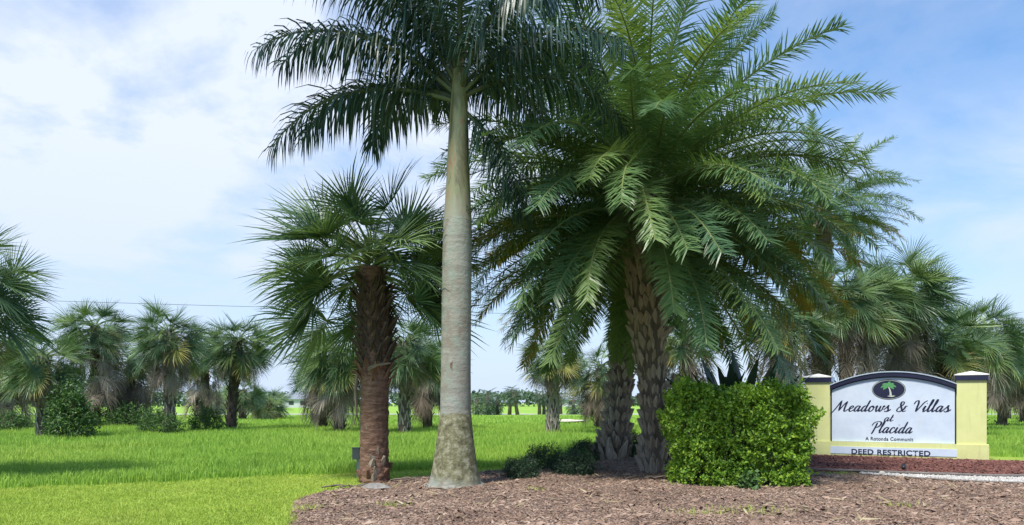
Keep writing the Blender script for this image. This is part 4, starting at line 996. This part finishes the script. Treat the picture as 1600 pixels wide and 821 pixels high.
def script(b, text, xa, xb, zb, xh, y, slant=.42, heavy=.115):
    adv = sum(GL[c][0] for c in text); sx = (xb - xa) / adv; px_ = 0
    yy = [y]
    for c in text:
        wdt, strokes = GL[c]
        for stn in strokes:
            q = spline(stn); v = []
            for i, p in enumerate(q):
                t = q[min(i + 1, len(q) - 1)] - q[max(i - 1, 0)]; t = t / (np.hypot(*t) + 1e-9)
                wv = heavy * (.45 + .75 * abs(t[1])) * (1 if t[1] < .15 else .72); end = min(i, len(q) - 1 - i); wv *= min(1, .55 + .2 * end)
                n_ = np.array([-t[1], t[0]]) * wv
                for s in (1, -1):
                    r0, r1 = p + s * n_
                    v.append((xa + (px_ + r0) * sx + slant * (r1 - .5) * xh * .9, yy[0], zb + r1 * xh))
            b.add(v, [(2 * i, 2 * i + 1, 2 * i + 3, 2 * i + 2) for i in range(len(q) - 1)]); yy[0] -= .00006
        px_ += wdt
def line(text, pxa, pxb, pyb, xh_px, **kw):
    xa, zb = sgn(pxa, pyb); xb, _ = sgn(pxb, pyb); xh = sgn(pxa, pyb - xh_px)[1] - zb
    o = part('lettering', lambda b: script(b, text, xa, xb, zb, xh, FY, **kw), [M['navy']]); o['label'] = 'navy script lettering reading ' + text.replace('&', 'and')
line('Meadows & Villas', 1305.5, 1486, 643, 8.7)
line('at', 1382, 1396, 658.5, 6)
line('Placida', 1361, 1426, 676.5, 8.9)
def block(text, pxa, pxb, pyb, cap_px, y, bold):
    xa, zb = sgn(pxa, pyb); xb, _ = sgn(pxb, pyb); ch = sgn(pxa, pyb - cap_px)[1] - zb
    cu = bpy.data.curves.new('text', 'FONT'); cu.body = text; cu.offset = bold; cu.space_character = 1.08
    o = bpy.data.objects.new('tmp', cu); col.objects.link(o); bpy.context.view_layer.update()
    me = bpy.data.meshes.new_from_object(o); bpy.data.objects.remove(o)
    vv = np.array([v.co[:] for v in me.vertices]); x0_, x1_ = vv[:, 0].min(), vv[:, 0].max()
    for v in me.vertices: v.co = (xa + (v.co.x - x0_) / (x1_ - x0_) * (xb - xa), y, zb + v.co.y / .72 * ch)
    me.materials.clear(); me.materials.append(M['navy']); o = obj('lettering', me, sign); o['label'] = 'navy block lettering reading ' + text
block('A Rotonda Communit', 1352, 1427, 688.2, 5.6, FY, .022)
zp0, zp1 = sgn(1393, 711)[1], sgn(1393, 699.5)[1]
part('plate', lambda b: b.box(x1 + .02, x2 - .0, -.085, -.068, zp0, zp1), [M['panel']])
block('DEED RESTRICTED', 1331, 1454, 709, 7.8, -.089, .03)

# ------------------------------------------------------------------ edging, gravel, spotlight, stones
def on_sign(a, n_):
    p = SO + SA * a + SN * n_; return (p.x, p.y)
mb = MB(); sp2 = spline([np.array(p) for p in FRONT], 8)
mb.tube([(p[0], p[1] - .05, float(bed_z(p[0], p[1])) + .045) for p in sp2], .05, 7, flat=.6)
tag(obj('bed_edging', mb.mesh('bed_edging', [M['edging']], True)), 'grey-brown edging strip along the front of the red mulch', 'edging')
GFR = [G(1420, 750.5), G(1480, 754), G(1550, 757.5), G(1660, 761)]
mb = MB(); sp3 = spline([np.array(p) for p in GFR], 8); mb.tube([(p[0], p[1], float(bed_z(p[0], p[1])) + .02) for p in sp3], .03, 7, flat=.6)
tag(obj('gravel_edging', mb.mesh('gravel_edging', [M['edging']], True)), 'low edging strip in front of the white gravel', 'edging')
n = 2600; a = rng.uniform(0, 1, n); gp = 1345 + 310 * a
y0 = np.interp(gp, [1330, 1400, 1480, 1560, 1640], [743.6, 745.6, 748.2, 750.8, 750.5]); y1 = np.interp(gp, [1345, 1420, 1480, 1550, 1660], [744.6, 750, 753.5, 757, 760.5])
gq = y0 + (y1 - y0) * rng.uniform(0, 1, n) ** 1.1
gyp = CAM_H * FPX / (gq - HZ); gxp = (gp - 800) / FPX * gyp; ln = rng.uniform(.03, .07, n)
gm = scatter_quads('white_gravel', gxp, gyp, bed_z(gxp, gyp) + .012, ln, ln * .8, M['gravel'], .02, .5)
tag(obj('white_gravel', gm), 'white gravel strip in front of the sign bed', 'gravel', kind='stuff')
sx, sy = G(1412, 741)
spot = thing('spotlight', 'small black garden spotlight in the red mulch aimed at the sign', 'spotlight', (sx, sy, float(red_z(np.array(sx), np.array(sy)))))
mb = MB(); mb.tube([(0, 0, -.05), (0, 0, .06)], .012, 6); obj('stake', mb.mesh('stake', [M['black']]), spot)
ax3 = -SN
mb = MB(); c0 = Vector((0, 0, .09)); dv = (Vector((ax3.x, ax3.y, .35))).normalized(); mb.tube([c0 - dv * .06, c0 - dv * .03, c0 + dv * .07], [.03, .045, .055], 12); obj('housing', mb.mesh('housing', [M['black']], True), spot)

def stone(label, base, w_, d_, h_, seed, z0=0.0, mat='rock'):
    bm_v = []; mb = MB(); nu, nv = 14, 7
    for j in range(nv):
        ph = R(-35) + (R(90) - R(-35)) * j / (nv - 1)
        for i in range(nu):
            a = 2 * math.pi * i / nu; q = 1 + .16 * math.sin(2 * a + seed) + .1 * math.sin(5 * a + ph * 3 + seed * 2) + .12 * (hashn(i, j + seed) - .5)
            bm_v.append((math.cos(a) * math.cos(ph) * w_ / 2 * q, math.sin(a) * math.cos(ph) * d_ / 2 * q, math.sin(ph) * h_ * (1 + .1 * (hashn(i + 5, j + seed) - .5))))
    mb.add(bm_v, [(j * nu + i, j * nu + (i + 1) % nu, (j + 1) * nu + (i + 1) % nu, (j + 1) * nu + i) for j in range(nv - 1) for i in range(nu)])
    return tag(obj('stone', mb.mesh('stone', [M[mat]], False), None, (base[0], base[1], z0)), label, 'stone')
b0 = G(585, 773); stone('flat grey stone in front of the reddish trunk', (b0[0], b0[1] + .12), .50, .34, .14, 3, .04)
b0 = G(1378, 744.5); stone('small pale stone on the edging below the sign', b0, .13, .10, .06, 7, .05, 'sand')

# fallen frond pieces
def debris(label, base, seed, n_=5, sp=.4):
    r = random.Random(seed); t = thing('fallen_frond', label, 'fallen frond', (base[0], base[1], float(bed_z(np.array(base[0]), np.array(base[1])))))
    for i in range(n_):
        a = r.uniform(-.7, .7); L_ = r.uniform(.25, .6); mb = MB(); x0 = r.uniform(-sp, sp); y0 = r.uniform(-.15, .15)
        mb.tube([(x0, y0, .02), (x0 + math.cos(a) * L_ * .5, y0 + math.sin(a) * L_ * .5, .06), (x0 + math.cos(a) * L_, y0 + math.sin(a) * L_, .015)], [.03, .022, .006], 5, flat=.5)
        obj('piece', mb.mesh('piece', [M['debris']]), t)
debris('broken frond pieces lying at the foot of the front date palm', G(1010, 757), 2, 7, .45)
debris('curled dead frond pieces on the bed edge left of the reddish trunk', (-3.0, 13.25), 5, 5, .3)
debris('dead frond pieces in the mulch between the reddish and the grey trunk', G(640, 760), 8, 6, .4)

# utility post and box
b0 = ((560 - 800) / FPX * 15.3, 14.7)
post = thing('utility_post', 'thin post with a small grey box, just left behind the reddish trunk', 'post', (b0[0], b0[1] + .6, 0))
mb = MB(); mb.box(-.03, .03, -.03, .03, -.1, .6); obj('conduit', mb.mesh('conduit', [M['metal']]), post)
mb = MB(); mb.box(.035, .115, -.02, .06, -.1, 1.55); obj('stake', mb.mesh('stake', [M['wood']]), post)
mb = MB(); mb.box(-.10, .034, -.12, -.031, .38, .60); mb.box(-.108, .042, -.13, -.025, .601, .62); obj('box', mb.mesh('box', [M['box']]), post)

# ------------------------------------------------------------------ far background
def strip(name, label, pts, mat, z):
    V = [(x, y, z) for x, y in pts]; tag(obj(name, mesh_np(name, V, [[tuple(range(len(V)))]], [mat])), label, name.replace('_', ' '), kind='structure')
strip('road', 'pale road crossing the far end of the meadow', [(-400, 100), (400, 97), (400, 104), (-400, 108)], M['road'], .02)
P_ = [G(px, py) for px, py in ((858, 664), (876, 660.5), (892, 660), (897, 661.2), (920, 661.8), (905, 664), (880, 665))]
strip('sand_patch', 'pale bare sand patch in the meadow', P_, M['sand'], .25)
# low mound under the sand patch so that it shows over the grass
def house(px, d, wd, label, hh=2.7):
    X = (px - 800) / FPX * d; t = thing('house', label, 'house', (X, d, 0), 'far houses')
    mb = MB(); mb.box(-wd / 2, wd / 2, 0, 9, 0, hh); obj('wall', mb.mesh('wall', [M['house_wall']]), t)
    mb = MB(); o = .7; e = hh + .01; h2 = hh + 2.4
    mb.add([(-wd / 2 - o, -o, e), (wd / 2 + o, -o, e), (wd / 2 + o, 9 + o, e), (-wd / 2 - o, 9 + o, e), (-wd / 2 + 4, 4.5, h2), (wd / 2 - 4, 4.5, h2)], [(0, 1, 5, 4), (1, 2, 5), (2, 3, 4, 5), (3, 0, 4), (3, 2, 1, 0)])
    obj('roof', mb.mesh('roof', [M['house_roof']]), t)
    for k in range(4):
        x = -wd / 2 + wd * (k + .5) / 4; mb = MB(); mb.box(x - .8, x + .8, -.06, -.004, .9, 2.2); obj('window', mb.mesh('window', [M['glass']]), t)
house(464, 250, 15, 'pale low house with grey roof on the horizon between the palms')
house(884, 300, 16, 'far pale house behind the basketwork trunk')
n = 26000; x = rng.uniform(-420, 420, n); y = 330 + rng.uniform(-12, 12, n) + 25 * np.sin(x * .011); hm = 3.2 + 2.6 * clump(x, y, .045) + 2.0 * clump(x, y, .17)
z = hm * rng.uniform(0, 1, n) ** .7
tag(obj('far_treeline', leaf_cloud('far_treeline', np.column_stack([x, y, z]), np.tile([0, -.6, .7], (n, 1)), rng.uniform(1.0, 2.2, n), M['treeline'], .7, .8)), 'thin line of far trees along the horizon', 'treeline', kind='stuff')
# overhead wire
mb = MB(); a0 = Vector(atd(-500, 452, 70)); a1 = Vector(atd(1250, 500, 120)); pts = []
for i in range(41):
    t = i / 40; p = a0.lerp(a1, t); p.z -= .8 * 4 * t * (1 - t) * .3; pts.append(p)
mb.tube(pts, .022, 4)
tag(obj('overhead_wire', mb.mesh('overhead_wire', [M['wire']])), 'thin overhead wire crossing the sky above the left palms', 'wire')
for x_, y_, lb in ((a0.x, a0.y, 'utility pole carrying the wire at its near left end'), (a1.x, a1.y, 'utility pole carrying the wire at its far right end')):
    zt = (a0 if x_ == a0.x else a1).z
    t = thing('utility_pole', lb, 'utility pole', (x_, y_, 0)); mb = MB(); mb.tube([(0, 0, -.3), (0, 0, zt + .6)], [.16, .11], 10); obj('pole', mb.mesh('pole', [M['wood']], True), t)
    mb = MB(); mb.box(-.06, .06, -.9, .9, zt - .12, zt - .01); obj('crossarm', mb.mesh('crossarm', [M['wood']]), t)
